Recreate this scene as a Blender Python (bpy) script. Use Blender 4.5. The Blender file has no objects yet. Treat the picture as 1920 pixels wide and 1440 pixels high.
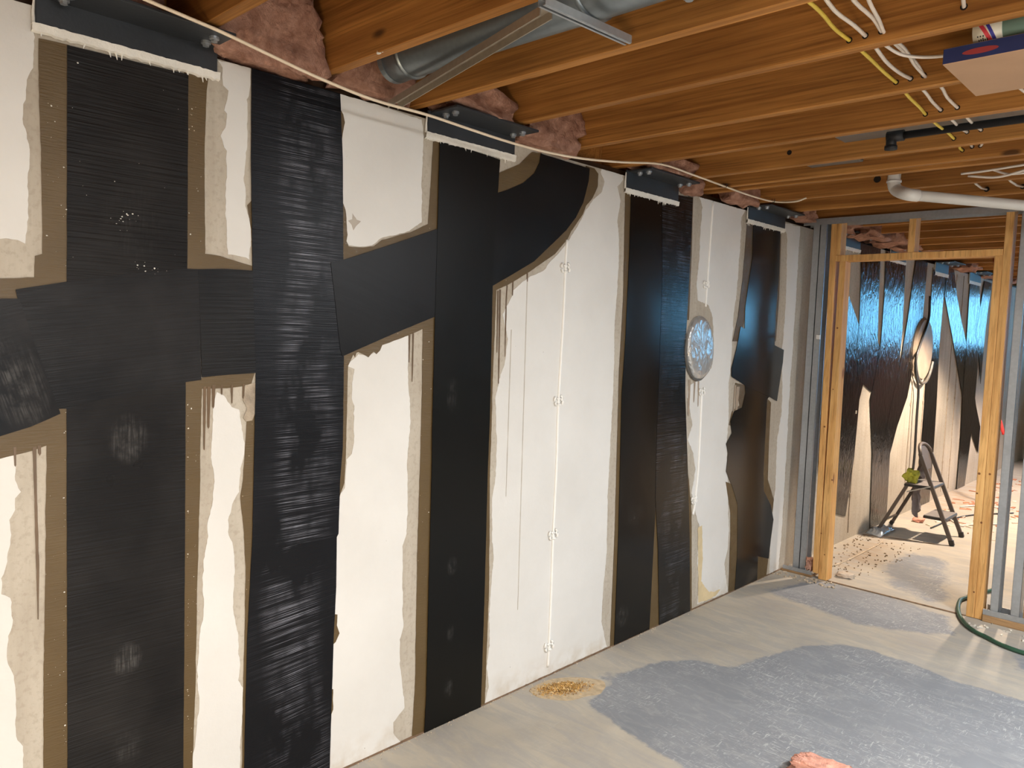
import bpy, bmesh, math, random
from mathutils import Vector, Matrix, noise
from math import sin, cos, pi, radians
random.seed(7)
S = bpy.context.scene
COL = S.collection

# ------------------------------------------------------------------ camera
YAW, PITCH, ROLL, FPX = 0.764827867, -0.0718406719, 0.0351659784, 1435.16
CAM = Vector((2.165113, 0.0, 1.54938542))
_f = Vector((-sin(YAW)*cos(PITCH), cos(YAW)*cos(PITCH), sin(PITCH)))
_r = _f.cross(Vector((0, 0, 1))).normalized()
_u = _r.cross(_f)
CR = _r*cos(ROLL) + _u*sin(ROLL)
CU = -_r*sin(ROLL) + _u*cos(ROLL)
cd = bpy.data.cameras.new('camera'); cam = bpy.data.objects.new('camera', cd); COL.objects.link(cam)
cd.sensor_width = 36; cd.lens = FPX/1920*36; cd.clip_start = 0.02; cd.clip_end = 100
m = Matrix((CR, CU, -_f)).transposed().to_4x4(); m.translation = CAM
cam.matrix_world = m
S.camera = cam

# ------------------------------------------------------------------ view, world, lights
S.view_settings.view_transform = 'Standard'; S.view_settings.look = 'None'
S.view_settings.gamma = 1; S.view_settings.use_curve_mapping = False
S.view_settings.exposure = 0.0
W = bpy.data.worlds.new('daylight'); S.world = W; W.use_nodes = True
bg = W.node_tree.nodes['Background']
bg.inputs[0].default_value = (0.20, 0.60, 1.0, 1); bg.inputs[1].default_value = 8.0


def lamp(name, kind, loc, power, color, size=0.1, target=None, size_y=None):
    l = bpy.data.lights.new(name, kind); l.energy = power; l.color = color
    o = bpy.data.objects.new(name, l); COL.objects.link(o); o.location = loc
    if kind == 'AREA':
        l.size = size
        if size_y: l.shape = 'RECTANGLE'; l.size_y = size_y
    else: l.shadow_soft_size = size
    if target is not None:
        o.rotation_euler = (Vector(target)-Vector(loc)).to_track_quat('-Z', 'Y').to_euler()
    return o


lamp('work_light', 'AREA', (2.5, -0.75, 0.50), 25, (1.0, 0.75, 0.50), 0.45, (0.0, 1.0, 0.45))
lamp('side_fill', 'AREA', (5.3, 1.15, 2.25), 48, (0.88, 0.95, 1.0), 1.0, (2.9, 2.9, 0.0))  # added fill from high on the right, lifts the floor, no known lamp
lamp('overhead_fill', 'AREA', (3.05, 3.3, 2.27), 122, (0.96, 0.98, 1.0), 0.6, (3.0, 3.2, 0.0))  # added downward fill that brightens the floor, not a known fixture
lamp('overhead_fill_2', 'AREA', (2.7, 0.2, 2.27), 125, (1.0, 0.94, 0.86), 0.6, (2.6, 0.3, 0.0))  # second added fill from above, brightens the near left floor
lamp('low_fill', 'AREA', (3.7, 0.75, 0.55), 15, (0.90, 0.95, 1.0), 0.8, (0.2, 3.1, 0.25))  # added low fill, makes the lower wall brighter than its top
fl = lamp('far_room_lamp', 'SPOT', (1.0, 7.30, 2.262), 500, (1.0, 0.80, 0.62), 0.05); fl.data.spot_size = radians(118); fl.data.spot_blend = .35
fl = lamp('far_room_lamp_2', 'SPOT', (1.5, 9.9, 2.262), 400, (1.0, 0.78, 0.66), 0.05); fl.data.spot_size = radians(104); fl.data.spot_blend = .35

# ------------------------------------------------------------------ helpers
H = 2.282; ZJ = 2.3208; PY = 4.92     # wall top, joist underside, partition


def ray(px, py): return CR*((px-960)/FPX) - CU*((py-720)/FPX) + _f
def atx(px, py, X=0.0):
    t = ray(px, py); return CAM + t*((X-CAM.x)/t.x)
def aty(px, py, Y):
    t = ray(px, py); return CAM + t*((Y-CAM.y)/t.y)
def atz(px, py, Z=0.0):
    t = ray(px, py); return CAM + t*((Z-CAM.z)/t.z)


def link(name, me, mat=None, parent=None, smooth=False):
    o = bpy.data.objects.new(name, me); COL.objects.link(o)
    if mat is not None:
        for mm in (mat if isinstance(mat, (list, tuple)) else [mat]): me.materials.append(mm)
    if parent is not None: o.parent = parent
    if smooth:
        for p in me.polygons: p.use_smooth = True
    return o


def frombm(name, bm, mat, parent=None, smooth=False, origin=None):
    if origin is not None: bmesh.ops.translate(bm, verts=bm.verts, vec=-Vector(origin))
    bmesh.ops.recalc_face_normals(bm, faces=bm.faces)
    me = bpy.data.meshes.new(name); bm.to_mesh(me); bm.free()
    o = link(name, me, mat, parent, smooth)
    if origin is not None: o.location = origin
    return o


def tag(o, label=None, cat=None, group=None, kind=None):
    if label: o['label'] = label
    if cat: o['category'] = cat
    if group: o['group'] = group
    if kind: o['kind'] = kind
    return o


def empty(name, loc=(0, 0, 0)):
    o = bpy.data.objects.new(name, None); COL.objects.link(o); o.location = loc; o.empty_display_size = 0.05
    return o


def adopt(child, parent):
    child.parent = parent
    child.matrix_parent_inverse = Matrix.Translation(-parent.location)
    return child


def box(bm, x0, x1, y0, y1, z0, z1, bev=0.0, jit=0.0):
    vs = [bm.verts.new((x, y, z)) for x in (x0, x1) for y in (y0, y1) for z in (z0, z1)]
    if jit:
        for v in vs: v.co += Vector([random.uniform(-jit, jit) for _ in range(3)])
    fs = [bm.faces.new([vs[i] for i in f]) for f in ((0, 1, 3, 2), (4, 6, 7, 5), (0, 4, 5, 1), (2, 3, 7, 6), (0, 2, 6, 4), (1, 5, 7, 3))]
    if bev:
        es = list({e for f in fs for e in f.edges})
        bmesh.ops.bevel(bm, geom=es, offset=bev, segments=1, affect='EDGES')
    return vs


def bar(bm, a, b, w, d, up=(0, 0, 1), bev=0.0):
    """rectangular bar from a to b"""
    a = Vector(a); b = Vector(b); t = (b-a).normalized()
    s = t.cross(Vector(up)).normalized(); n = s.cross(t)
    vs = [bm.verts.new(p + s*i*w/2 + n*j*d/2) for p in (a, b) for i in (-1, 1) for j in (-1, 1)]
    fs = [bm.faces.new([vs[i] for i in f]) for f in ((0, 1, 3, 2), (4, 6, 7, 5), (0, 4, 5, 1), (2, 3, 7, 6), (0, 2, 6, 4), (1, 5, 7, 3))]
    if bev:
        es = list({e for f in fs for e in f.edges})
        bmesh.ops.bevel(bm, geom=es, offset=bev, segments=1, affect='EDGES')


def catmull(P, n):
    P = [Vector(p) for p in P]; out = []
    Q = [P[0]*2-P[1]] + P + [P[-1]*2-P[-2]]
    for i in range(1, len(Q)-2):
        for k in range(n):
            t = k/n; a, b, c, d = Q[i-1:i+3]
            out.append(0.5*((2*b)+(c-a)*t+(2*a-5*b+4*c-d)*t*t+(3*b-a-3*c+d)*t**3))
    out.append(P[-1]); return out


def tube(bm, pts, r, seg=8, flat=1.0, caps=True):
    pts = [Vector(p) for p in pts]; rings = []
    n = None
    for i, p in enumerate(pts):
        t = (pts[min(i+1, len(pts)-1)]-pts[max(i-1, 0)]).normalized()
        if n is None:
            n = t.cross(Vector((0, 0, 1)) if abs(t.z) < .9 else Vector((1, 0, 0))).normalized()
        n = (n - t*n.dot(t)).normalized(); b = t.cross(n)
        rr = r[i] if isinstance(r, (list, tuple)) else r
        rings.append([bm.verts.new(p + n*cos(2*pi*k/seg)*rr + b*sin(2*pi*k/seg)*rr*flat) for k in range(seg)])
    for A, B in zip(rings, rings[1:]):
        for k in range(seg): bm.faces.new((A[k], A[(k+1) % seg], B[(k+1) % seg], B[k]))
    if caps: bm.faces.new(rings[0][::-1]); bm.faces.new(rings[-1])


def cyl(bm, a, b, r, seg=16): tube(bm, [a, b], r, seg)


def lump(name, c, size, mat, parent=None, seed=0, sub=3, amp=0.35, freq=None):
    """torn fluffy lump, c centre, size half extents"""
    bm = bmesh.new(); bmesh.ops.create_icosphere(bm, subdivisions=sub, radius=1)
    freq = freq or 2.0
    for v in bm.verts:
        d = v.co.normalized(); p = d*freq + Vector((seed*7.3, seed*3.1, seed))
        k = 1 + amp*noise.noise(p) + amp*.5*noise.noise(p*2.7) + amp*.28*noise.noise(p*6)
        q = Vector([max(-.8, min(.8, x*1.15)) for x in d])/.8*k
        v.co = Vector((q.x*size[0], q.y*size[1], q.z*size[2]))
    o = frombm(name, bm, mat, parent, False); o.location = c
    for i, p in enumerate(o.data.polygons): p.use_smooth = (i % 3 != 0)
    return o


# ---- plates that lie on the wall: outline given as photo pixels, carried onto the wall plane
def wallpts(pts):
    out = []
    for p in pts:
        if len(p) == 3: out.append((p[1], p[2])); continue
        q = atx(p[0], p[1]); z = q.z
        if p[1] >= 1460: z = 0.0
        if p[1] <= -20: z = H
        out.append((q.y, min(max(z, 0.001), H)))
    return out


def refine(P, seg, amp, seed):
    out = []; n = len(P)
    for i in range(n):
        a = P[i]; b = P[(i+1) % n]; L = math.hypot(b[0]-a[0], b[1]-a[1])
        k = max(1, min(90, int(L/seg)))
        nx, nz = (-(b[1]-a[1])/L, (b[0]-a[0])/L) if L > 1e-6 else (0, 0)
        for j in range(k):
            t = j/k; y = a[0]+(b[0]-a[0])*t; z = a[1]+(b[1]-a[1])*t
            if amp and j > 0:
                q = Vector((y*16, z*16, seed))
                d = amp*(noise.noise(q)*1.1 + noise.noise(q*3.1)*.8 + noise.noise(q*8)*.5)
                y += nx*d; z += nz*d
            out.append((y, min(max(z, 0.001), H)))
    return out


def plate(name, pts, x0, th, mat, parent=None, amp=0.0006, seg=0.012, seed=0, ang=0.0, smooth=False, world=False):
    P = pts if world else wallpts(pts)
    P = refine(P, seg, amp, seed)
    bm = bmesh.new(); fr = [bm.verts.new((x0+th, y, z)) for y, z in P]; bk = [bm.verts.new((x0, y, z)) for y, z in P]
    f = bm.faces.new(fr)
    n = len(P)
    for i in range(n):
        try: bm.faces.new((fr[i], fr[(i+1) % n], bk[(i+1) % n], bk[i]))
        except ValueError: pass
    f.normal_update()
    bmesh.ops.recalc_face_normals(bm, faces=bm.faces)
    f.normal_update()
    if f.normal.x < 0: bmesh.ops.reverse_faces(bm, faces=bm.faces)
    res = bmesh.ops.triangulate(bm, faces=[f], ngon_method='EAR_CLIP')
    uv = bm.loops.layers.uv.new('UVMap'); ca, sa = cos(ang), sin(ang)
    for fc in bm.faces:
        for l in fc.loops:
            y, z = l.vert.co.y, l.vert.co.z
            l[uv].uv = (y*ca + z*sa, -y*sa + z*ca)
    me = bpy.data.meshes.new(name); bm.to_mesh(me); bm.free()
    return link(name, me, mat, parent)


# ------------------------------------------------------------------ materials
class N:
    def __init__(s, name):
        s.m = bpy.data.materials.new(name); s.m.use_nodes = True; s.t = s.m.node_tree; s.t.nodes.clear()
        s.out = s.n('ShaderNodeOutputMaterial'); s.b = s.n('ShaderNodeBsdfPrincipled')
        s.l(s.b.outputs[0], s.out.inputs[0])
    def n(s, k, **kw):
        x = s.t.nodes.new(k)
        for a, b in kw.items(): setattr(x, a, b)
        return x
    def l(s, a, b): s.t.links.new(a, b)
    def put(s, sock, v):
        if hasattr(v, 'is_linked') or hasattr(v, 'links'): s.l(v, sock)
        elif isinstance(v, (tuple, list)) and len(v) == 3 and sock.type == 'RGBA': sock.default_value = (*v, 1)
        else: sock.default_value = v
    def coord(s, kind='Object', scale=(1, 1, 1), loc=(0, 0, 0), rot=(0, 0, 0)):
        c = s.n('ShaderNodeTexCoord'); mp = s.n('ShaderNodeMapping'); mp.inputs['Scale'].default_value = scale
        mp.inputs['Location'].default_value = loc; mp.inputs['Rotation'].default_value = rot
        s.l(c.outputs[kind], mp.inputs[0]); return mp.outputs[0]
    def noise(s, vec, scale=5, detail=4, rough=.55, dist=0):
        x = s.n('ShaderNodeTexNoise'); s.l(vec, x.inputs['Vector']); x.inputs['Scale'].default_value = scale
        x.inputs['Detail'].default_value = detail; x.inputs['Roughness'].default_value = rough; x.inputs['Distortion'].default_value = dist
        return x.outputs['Fac']
    def voro(s, vec, scale=5, feat='F1'):
        x = s.n('ShaderNodeTexVoronoi', feature=feat); s.l(vec, x.inputs['Vector']); x.inputs['Scale'].default_value = scale
        return x.outputs['Distance']
    def ramp(s, f, stops):
        x = s.n('ShaderNodeValToRGB'); s.l(f, x.inputs[0]); e = x.color_ramp.elements
        while len(e) < len(stops): e.new(0.5)
        for i, (p, c) in enumerate(stops):
            e[i].position = p; e[i].color = (c, c, c, 1) if not isinstance(c, tuple) else (*c, 1)
        return x.outputs[0]
    def mix(s, f, a, b, mode='MIX'):
        x = s.n('ShaderNodeMix', data_type='RGBA', blend_type=mode)
        s.put(x.inputs[0], f); s.put(x.inputs[6], a); s.put(x.inputs[7], b); return x.outputs[2]
    def math(s, op, a, b=0.0, clamp=False):
        x = s.n('ShaderNodeMath', operation=op, use_clamp=clamp); s.put(x.inputs[0], a); s.put(x.inputs[1], b); return x.outputs[0]
    def bump(s, h, strength=.3, dist=.01, prev=None):
        x = s.n('ShaderNodeBump'); s.l(h, x.inputs['Height']); x.inputs['Strength'].default_value = strength
        x.inputs['Distance'].default_value = dist
        if prev is not None: s.l(prev, x.inputs['Normal'])
        s.l(x.outputs[0], s.b.inputs['Normal']); return x.outputs[0]
    def set(s, color=None, rough=None, metal=None, spec=None):
        if color is not None: s.put(s.b.inputs['Base Color'], color)
        if rough is not None: s.put(s.b.inputs['Roughness'], rough)
        if metal is not None: s.put(s.b.inputs['Metallic'], metal)
        if spec is not None: s.b.inputs['Specular IOR Level'].default_value = spec
        return s.m


def m_concrete():
    n = N('bare_concrete'); v = n.coord()
    a = n.noise(v, 3, 6, .6); b = n.noise(v, 60, 4, .6)
    c = n.mix(n.ramp(a, [(.3, 0.0), (.7, 1.0)]), (.40, .355, .29), (.50, .455, .38))
    c = n.mix(n.math('MULTIPLY', n.ramp(b, [(.35, 1.0), (.5, 0.0)]), .25), c, (.22, .17, .12))
    vs = n.coord(scale=(1, 9, .7)); st = n.noise(vs, 2, 4, .6)
    c = n.mix(n.ramp(st, [(.35, .28), (.6, 0.0)]), c, (.27, .22, .16))
    pit = n.ramp(n.voro(v, 26), [(.03, 1.0), (.06, 0.0)])
    pm = n.ramp(n.noise(v, 9, 2), [(.5, 0.0), (.6, 1.0)])
    c = n.mix(n.math('MULTIPLY', n.math('MULTIPLY', pit, pm), .7), c, (.12, .1, .08))
    n.bump(b, .25, .004); return n.set(c, .88)


def m_paint():
    n = N('white_wall_paint'); v = n.coord()
    a = n.noise(v, 2.5, 5, .6)
    c = n.mix(n.ramp(a, [(.3, 0.0), (.7, 1.0)]), (.63, .617, .585), (.70, .69, .66))
    pit = n.ramp(n.voro(v, 22), [(.018, 1.0), (.05, 0.0)])
    pm = n.ramp(n.noise(v, 5, 3), [(.56, 0.0), (.64, 1.0)])
    k = n.math('MULTIPLY', pit, pm)
    c = n.mix(k, c, (.10, .08, .06))
    # scuffed dust along the base
    g = n.n('ShaderNodeSeparateXYZ'); n.l(v, g.inputs[0])
    low = n.ramp(g.outputs[2], [(.0, 1.0), (.12, 0.0)])
    low = n.math('MULTIPLY', low, n.ramp(n.noise(v, 14, 5), [(.4, 0.0), (.65, 1.0)]))
    c = n.mix(n.math('MULTIPLY', low, .5), c, (.44, .34, .22))
    b1 = n.bump(n.noise(v, 35, 4, .6), .22, .004)
    n.bump(n.math('SUBTRACT', 1.0, k), .5, .004, b1)
    return n.set(c, .62)


def m_epoxy():
    n = N('brown_epoxy_primer'); v = n.coord(); vs = n.coord(scale=(1, 5, 60))
    c = n.mix(n.noise(v, 6, 4), (.078, .048, .017), (.130, .088, .040))
    sp = n.ramp(n.voro(v, 45), [(.05, 1.0), (.09, 0.0)]); pm = n.ramp(n.noise(v, 4, 4), [(.60, 0.0), (.66, 1.0)])
    c = n.mix(n.math('MULTIPLY', sp, pm), c, (.55, .46, .33))
    n.bump(n.noise(vs, 4, 3, .6), .35, .004); return n.set(c, n.ramp(n.noise(v, 20, 3), [(.3, .30), (.7, .50)]), spec=.4)


def m_strap(name, rough=.32, rib=60, ribs=.5, streak=0.0, col=(.011, .011, .013), dust=.12, spots=(), weave=.4, centre=None, sh=(.036, .036, .038), crk=None, spec=.22, rd=.001):
    n = N(name); uv = n.coord('UV'); sep = n.n('ShaderNodeSeparateXYZ'); n.l(uv, sep.inputs[0])
    vr = n.coord('UV', scale=crk or (1.6, rib, 1)); h1 = n.noise(vr, 2.0, 3, .6, .8 if crk else .1)
    vw = n.coord('UV', scale=(260, 260, 1)); ck = n.n('ShaderNodeTexChecker'); n.l(vw, ck.inputs[0]); ck.inputs[3].default_value = 1
    vf = n.noise(uv, 210, 2, .6)
    big = n.noise(uv, 3.2, 4, .55)
    c = n.mix(n.math('MULTIPLY', n.ramp(big, [(.35, 0.0), (.7, 1.0)]), dust*3, True), tuple(x*.45 for x in col), tuple(x*.5 for x in sh))
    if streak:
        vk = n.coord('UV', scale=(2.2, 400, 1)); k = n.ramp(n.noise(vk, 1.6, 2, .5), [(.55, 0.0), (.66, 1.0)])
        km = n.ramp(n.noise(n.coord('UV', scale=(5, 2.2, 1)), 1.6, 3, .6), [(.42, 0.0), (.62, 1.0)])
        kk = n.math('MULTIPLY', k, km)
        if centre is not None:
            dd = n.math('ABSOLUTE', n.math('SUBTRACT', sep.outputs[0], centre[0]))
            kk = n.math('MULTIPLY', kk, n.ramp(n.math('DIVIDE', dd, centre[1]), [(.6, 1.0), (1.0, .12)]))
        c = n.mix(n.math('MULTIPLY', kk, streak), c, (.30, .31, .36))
    rg = n.math('ADD', rough, n.math('MULTIPLY', n.math('SUBTRACT', big, .5), .12))
    for (u0, v0, ru, rv, amt) in spots:
        du = n.math('DIVIDE', n.math('SUBTRACT', sep.outputs[0], u0), ru); dv = n.math('DIVIDE', n.math('SUBTRACT', sep.outputs[1], v0), rv)
        d = n.math('ADD', n.math('MULTIPLY', du, du), n.math('MULTIPLY', dv, dv))
        mk = n.ramp(d, [(.15, 1.0), (1.1, 0.0)])
        ks = n.ramp(n.noise(n.coord('UV', scale=(170, 9, 1)), 1.2, 3, .6), [(.42, .15), (.66, 1.0)])
        mk = n.math('MULTIPLY', mk, n.ramp(n.noise(uv, 28, 3, .6), [(.38, .1), (.62, 1.0)]))
        c = n.mix(n.math('MULTIPLY', n.math('MULTIPLY', mk, ks), amt*.75), c, (.12, .115, .11))
    hw = n.math('ADD', n.math('MULTIPLY', ck.outputs[1], .15), vf)
    b1 = n.bump(h1, ribs, rd)
    n.bump(hw, weave, .00028, b1)
    return n.set(c, rg, spec=spec)


def m_wood(name, a, b, grain=(1.3, 26, 16), rough=.6, knots=True, dark=(.05, .018, .006)):
    n = N(name); oi = n.n('ShaderNodeObjectInfo'); tc = n.n('ShaderNodeTexCoord')
    add = n.n('ShaderNodeVectorMath', operation='ADD'); n.l(tc.outputs['Object'], add.inputs[0])
    mul = n.n('ShaderNodeMath', operation='MULTIPLY'); n.l(oi.outputs['Random'], mul.inputs[0]); mul.inputs[1].default_value = 13.0
    n.l(mul.outputs[0], add.inputs[1])
    mp = n.n('ShaderNodeMapping'); mp.inputs['Scale'].default_value = grain; n.l(add.outputs[0], mp.inputs[0])
    g = n.noise(mp.outputs[0], 1.3, 5, .62, .9); f = n.noise(mp.outputs[0], 6, 3, .6, .3)
    c = n.mix(n.ramp(g, [(.33, 0.0), (.68, 1.0)]), a, b)
    c = n.mix(n.ramp(f, [(.30, .55), (.52, 0.0)]), c, tuple(x*.45 for x in a))
    big = n.noise(add.outputs[0], 1.7, 3, .5)
    c = n.mix(n.ramp(big, [(.35, .35), (.6, 0.0)]), c, tuple(x*.55 for x in a))
    if knots:
        mk = n.n('ShaderNodeMapping'); mk.inputs['Scale'].default_value = tuple(1.9 if s < 3 else 5.0 for s in grain); n.l(add.outputs[0], mk.inputs[0])
        kn = n.ramp(n.voro(mk.outputs[0], 1.15), [(.05, 1.0), (.10, 0.0)])
        c = n.mix(n.math('MULTIPLY', kn, .85), c, dark)
    n.bump(f, .25, .003); return n.set(c, rough, spec=.3)


def m_plain(name, col, rough=.5, metal=0.0, var=.15, sc=8, bump=0.1, spec=.5):
    n = N(name); v = n.coord(); k = n.noise(v, sc, 4)
    c = n.mix(n.ramp(k, [(.3, 0.0), (.7, 1.0)]), tuple(x*(1-var) for x in col), tuple(min(1, x*(1+var)) for x in col))
    if bump: n.bump(n.noise(v, sc*8, 3), bump, .003)
    return n.set(c, rough, metal, spec)


def m_floor():
    n = N('dusty_concrete_slab'); v = n.coord()
    at = n.n('ShaderNodeAttribute', attribute_name='damp'); d = at.outputs['Fac']
    br = n.noise(v, 7, 6, .65, .6)
    vst = n.coord(scale=(1.3, 5, 1), rot=(0, 0, .35)); st = n.noise(vst, 3, 5, .65, .8)
    dd = n.math('ADD', d, n.math('MULTIPLY', n.math('SUBTRACT', br, .5), .55)); dd = n.math('ADD', dd, n.math('MULTIPLY', n.math('SUBTRACT', n.noise(v, 30, 5, .7), .5), .35)); dd = n.math('ADD', dd, n.math('MULTIPLY', n.math('SUBTRACT', st, .5), .5))
    k = n.ramp(dd, [(.42, 0.0), (.60, 1.0)])
    dust = n.mix(n.ramp(n.noise(v, 2.2, 6, .6, .5), [(.3, 0.0), (.7, 1.0)]), (.39, .35, .29), (.53, .48, .39))
    dust = n.mix(n.ramp(st, [(.42, .5), (.6, 0.0)]), dust, (.34, .33, .32))
    slab = n.mix(n.noise(v, 3.1, 6, .6), (.19, .20, .215), (.31, .32, .335))
    # scratches and dried flecks in the bare slab
    f1 = n.ramp(n.noise(n.coord(scale=(14, 75, 1), rot=(0, 0, .5)), 1.6, 5, .65, 1.2), [(.555, 0.0), (.66, 1.0)])
    f2 = n.ramp(n.noise(n.coord(scale=(80, 16, 1), rot=(0, 0, -.5)), 1.3, 5, .65, .9), [(.57, 0.0), (.67, 1.0)])
    pm = n.ramp(n.noise(v, 2.6, 4), [(.38, 0.0), (.6, 1.0)])
    f = n.math('MULTIPLY', n.math('MAXIMUM', f1, f2), pm)
    haze = n.ramp(n.noise(n.coord(scale=(3, 8, 1), rot=(0, 0, .4)), 2.2, 7, .7, 1.0), [(.50, 0.0), (.80, .45)])
    slab = n.mix(haze, slab, (.50, .49, .46))
    slab = n.mix(n.math('MULTIPLY', f, .6), slab, (.62, .63, .62))
    c = n.mix(k, dust, slab)
    c = n.mix(n.math('MULTIPLY', f, .12), c, (.65, .62, .55))
    wt = n.n('ShaderNodeAttribute', attribute_name='rust')
    c = n.mix(n.math('MULTIPLY', wt.outputs['Fac'], n.ramp(st, [(.35, 0.0), (.6, 1.0)])), c, (.26, .15, .07))
    n.bump(n.noise(v, 45, 5, .6), .18, .003)
    return n.set(c, n.mix(k, (.85, .85, .85), (.80, .80, .80)), spec=.2)


def m_insul():
    n = N('pink_fiberglass'); v = n.coord(); k = n.noise(v, 14, 6, .7, .6)
    c = n.mix(n.ramp(k, [(.3, 0.0), (.7, 1.0)]), (.33, .155, .10), (.74, .44, .33))
    n.bump(n.noise(v, 55, 6, .75, .5), .9, .02); return n.set(c, .95, spec=.1)


def m_galv(name='galvanised_steel', col=(.52, .55, .58), rough=.42):
    n = N(name); v = n.coord(); k = n.voro(v, 60)
    c = n.mix(n.noise(v, 5, 4), tuple(x*.75 for x in col), tuple(min(1, x*1.15) for x in col))
    c = n.mix(n.math('MULTIPLY', k, .25), c, tuple(x*.5 for x in col))
    return n.set(c, rough, .75)


CONC = m_concrete(); PAINT = m_paint(); EPOX = m_epoxy(); FLOORM = m_floor(); INS = m_insul(); GALV = m_galv()
JW = m_wood('aged_fir_joist', (.31, .125, .028), (.60, .28, .072), (.45, 24, 22))
JW2 = m_wood('subfloor_plywood', (.16, .075, .028), (.30, .16, .07), (3, 9, 9), knots=False)
STUD = m_wood('spruce_stud', (.64, .32, .10), (.86, .52, .20), (16, 26, 1.2), dark=(.18, .06, .02))
PLATE = m_wood('old_plate_wood', (.28, .16, .07), (.42, .26, .13), (1.2, 20, 16))
BRK = m_plain('dark_painted_steel', (.026, .030, .036), .45, 0.0, .2, 9, .15)
CAULK = m_plain('white_caulk', (.76, .74, .68), .7, 0, .08, 20, .6)
DUCT = m_galv('weathered_duct_steel', (.30, .34, .36), .38)
PVC = m_plain('white_pvc', (.70, .68, .64), .35, 0, .08, 3, 0)
WHITE = m_plain('white_cable_jacket', (.72, .64, .56), .5, 0, .08, 10, 0)
YELLOW = m_plain('yellow_cable_jacket', (.70, .52, .08), .5, 0, .08, 10, 0)
CREAM = m_plain('cream_cable_jacket', (.78, .66, .50), .5, 0, .06, 10, 0)
BLACKM = m_plain('black_iron', (.018, .017, .018), .5, .3, .2, 12, .1)
HOLE_SHADE = m_plain('painted_hole_shade', (.012, .007, .004), .95, 0, .1, 12, 0)  # near-black colour stands for the shade inside openings
DRIP = m_plain('brown_resin_drip', (.13, .085, .05), .3, 0, .2, 12, 0)
STAIN = m_plain('pale_resin_stain', (.33, .26, .19), .6, 0, .2, 12, .1)
DUST = m_plain('dust_and_grit', (.50, .41, .30), .9, 0, .25, 30, .6)
LAD = m_plain('grey_powder_coat', (.105, .085, .072), .5, .1, .1, 9, 0)
LADS = m_plain('grey_step_tread', (.20, .18, .17), .6, 0, .1, 30, .3)
BLKP = m_plain('black_plastic', (.02, .02, .02), .4, 0, .1, 9, 0)
HOSE = m_plain('green_rubber_hose', (.030, .085, .050), .42, 0, .15, 9, 0)
RED = m_plain('red_cord', (.60, .03, .03), .45, 0, .1, 9, 0)
TAN = m_plain('beige_form_tie_knot', (.66, .60, .50), .7, 0, .1, 20, .3)

# ------------------------------------------------------------------ floor
XR = 7.6; YB = -3.6; YE = 12.5


def inpoly(x, y, P):
    c = False; j = len(P)-1
    for i in range(len(P)):
        if (P[i][1] > y) != (P[j][1] > y) and x < (P[j][0]-P[i][0])*(y-P[i][1])/(P[j][1]-P[i][1])+P[i][0]: c = not c
        j = i
    return c


def segd(x, y, P):
    best = 9
    for i in range(len(P)):
        a = P[i-1]; b = P[i]; dx = b[0]-a[0]; dy = b[1]-a[1]; L = dx*dx+dy*dy
        t = max(0, min(1, ((x-a[0])*dx+(y-a[1])*dy)/L)) if L else 0
        d = math.hypot(x-a[0]-t*dx, y-a[1]-t*dy); best = min(best, d)
    return best


def floorpoly(px): return [tuple(atz(*p)[:2]) for p in px]


PA = floorpoly([(1168, 1262), (1227, 1242), (1300, 1236), (1370, 1252), (1437, 1230), (1516, 1210), (1576, 1208), (1635, 1220), (1690, 1238), (1746, 1258),
                (1793, 1278), (1849, 1293), (1912, 1313), (2050, 1350), (2100, 1700), (1400, 1600), (1279, 1436), (1231, 1408), (1184, 1377), (1130, 1340), (1100, 1318)])
PB = floorpoly([(1413, 1107), (1516, 1087), (1556, 1091), (1675, 1119), (1793, 1159), (1801, 1194), (1675, 1186), (1595, 1171), (1496, 1131)])
PC = floorpoly([(1640, 1056), (1700, 1030), (1790, 1052), (1795, 1135), (1740, 1135), (1650, 1095)])
PD = floorpoly([(1100, 1262), (1210, 1245), (1240, 1280), (1150, 1300)])
PE = floorpoly([(1850, 1200), (2100, 1240), (2100, 1300), (1900, 1260)])
PR = floorpoly([(1560, 1040), (1600, 1025), (1650, 1005), (1680, 1020), (1640, 1050), (1590, 1070)])
PT = floorpoly([(1690, 920), (1860, 900), (1900, 960), (1740, 960)])
xs = [i*0.035 for i in range(0, 66)] + [2.31+i*.25 for i in range(22)]
ys = [YB+i*.25 for i in range(19)] + [1.16+i*0.035 for i in range(190)] + [7.9+i*.25 for i in range(19)]
xs = [x for x in xs if x <= XR]+[XR]; ys = sorted(set([y for y in ys if y <= YE]+[YE]))
vv = []; damp = []; rust = []
for x in xs:
    for y in ys:
        vv.append((x, y, 0)); d = 0.0; rr = 0.0
        if y > 1.1:
            for P, amt, w in ((PA, 1, .10), (PB, .72, .15), (PC, .62, .2), (PD, .55, .12), (PE, .6, .15)):
                s = segd(x, y, P); s = s if inpoly(x, y, P) else -s
                d = max(d, amt*max(0, min(1, .5+s/w)))
            s = segd(x, y, PR); s = s if inpoly(x, y, PR) else -s; rr = max(0, min(1, .5+s/.25))*.55
            s = segd(x, y, PT); s = s if inpoly(x, y, PT) else -s; rr = max(rr, max(0, min(1, .5+s/.6))*.5)
        damp.append(d); rust.append(rr)
ny = len(ys)
ff = [(i*ny+j, (i+1)*ny+j, (i+1)*ny+j+1, i*ny+j+1) for i in range(len(xs)-1) for j in range(ny-1)]
me = bpy.data.meshes.new('floor'); me.from_pydata(vv, [], ff)
a = me.attributes.new('damp', 'FLOAT', 'POINT'); a.data.foreach_set('value', damp)
a = me.attributes.new('rust', 'FLOAT', 'POINT'); a.data.foreach_set('value', rust)
floor = link('floor', me, FLOORM); tag(floor, kind='structure')

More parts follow.
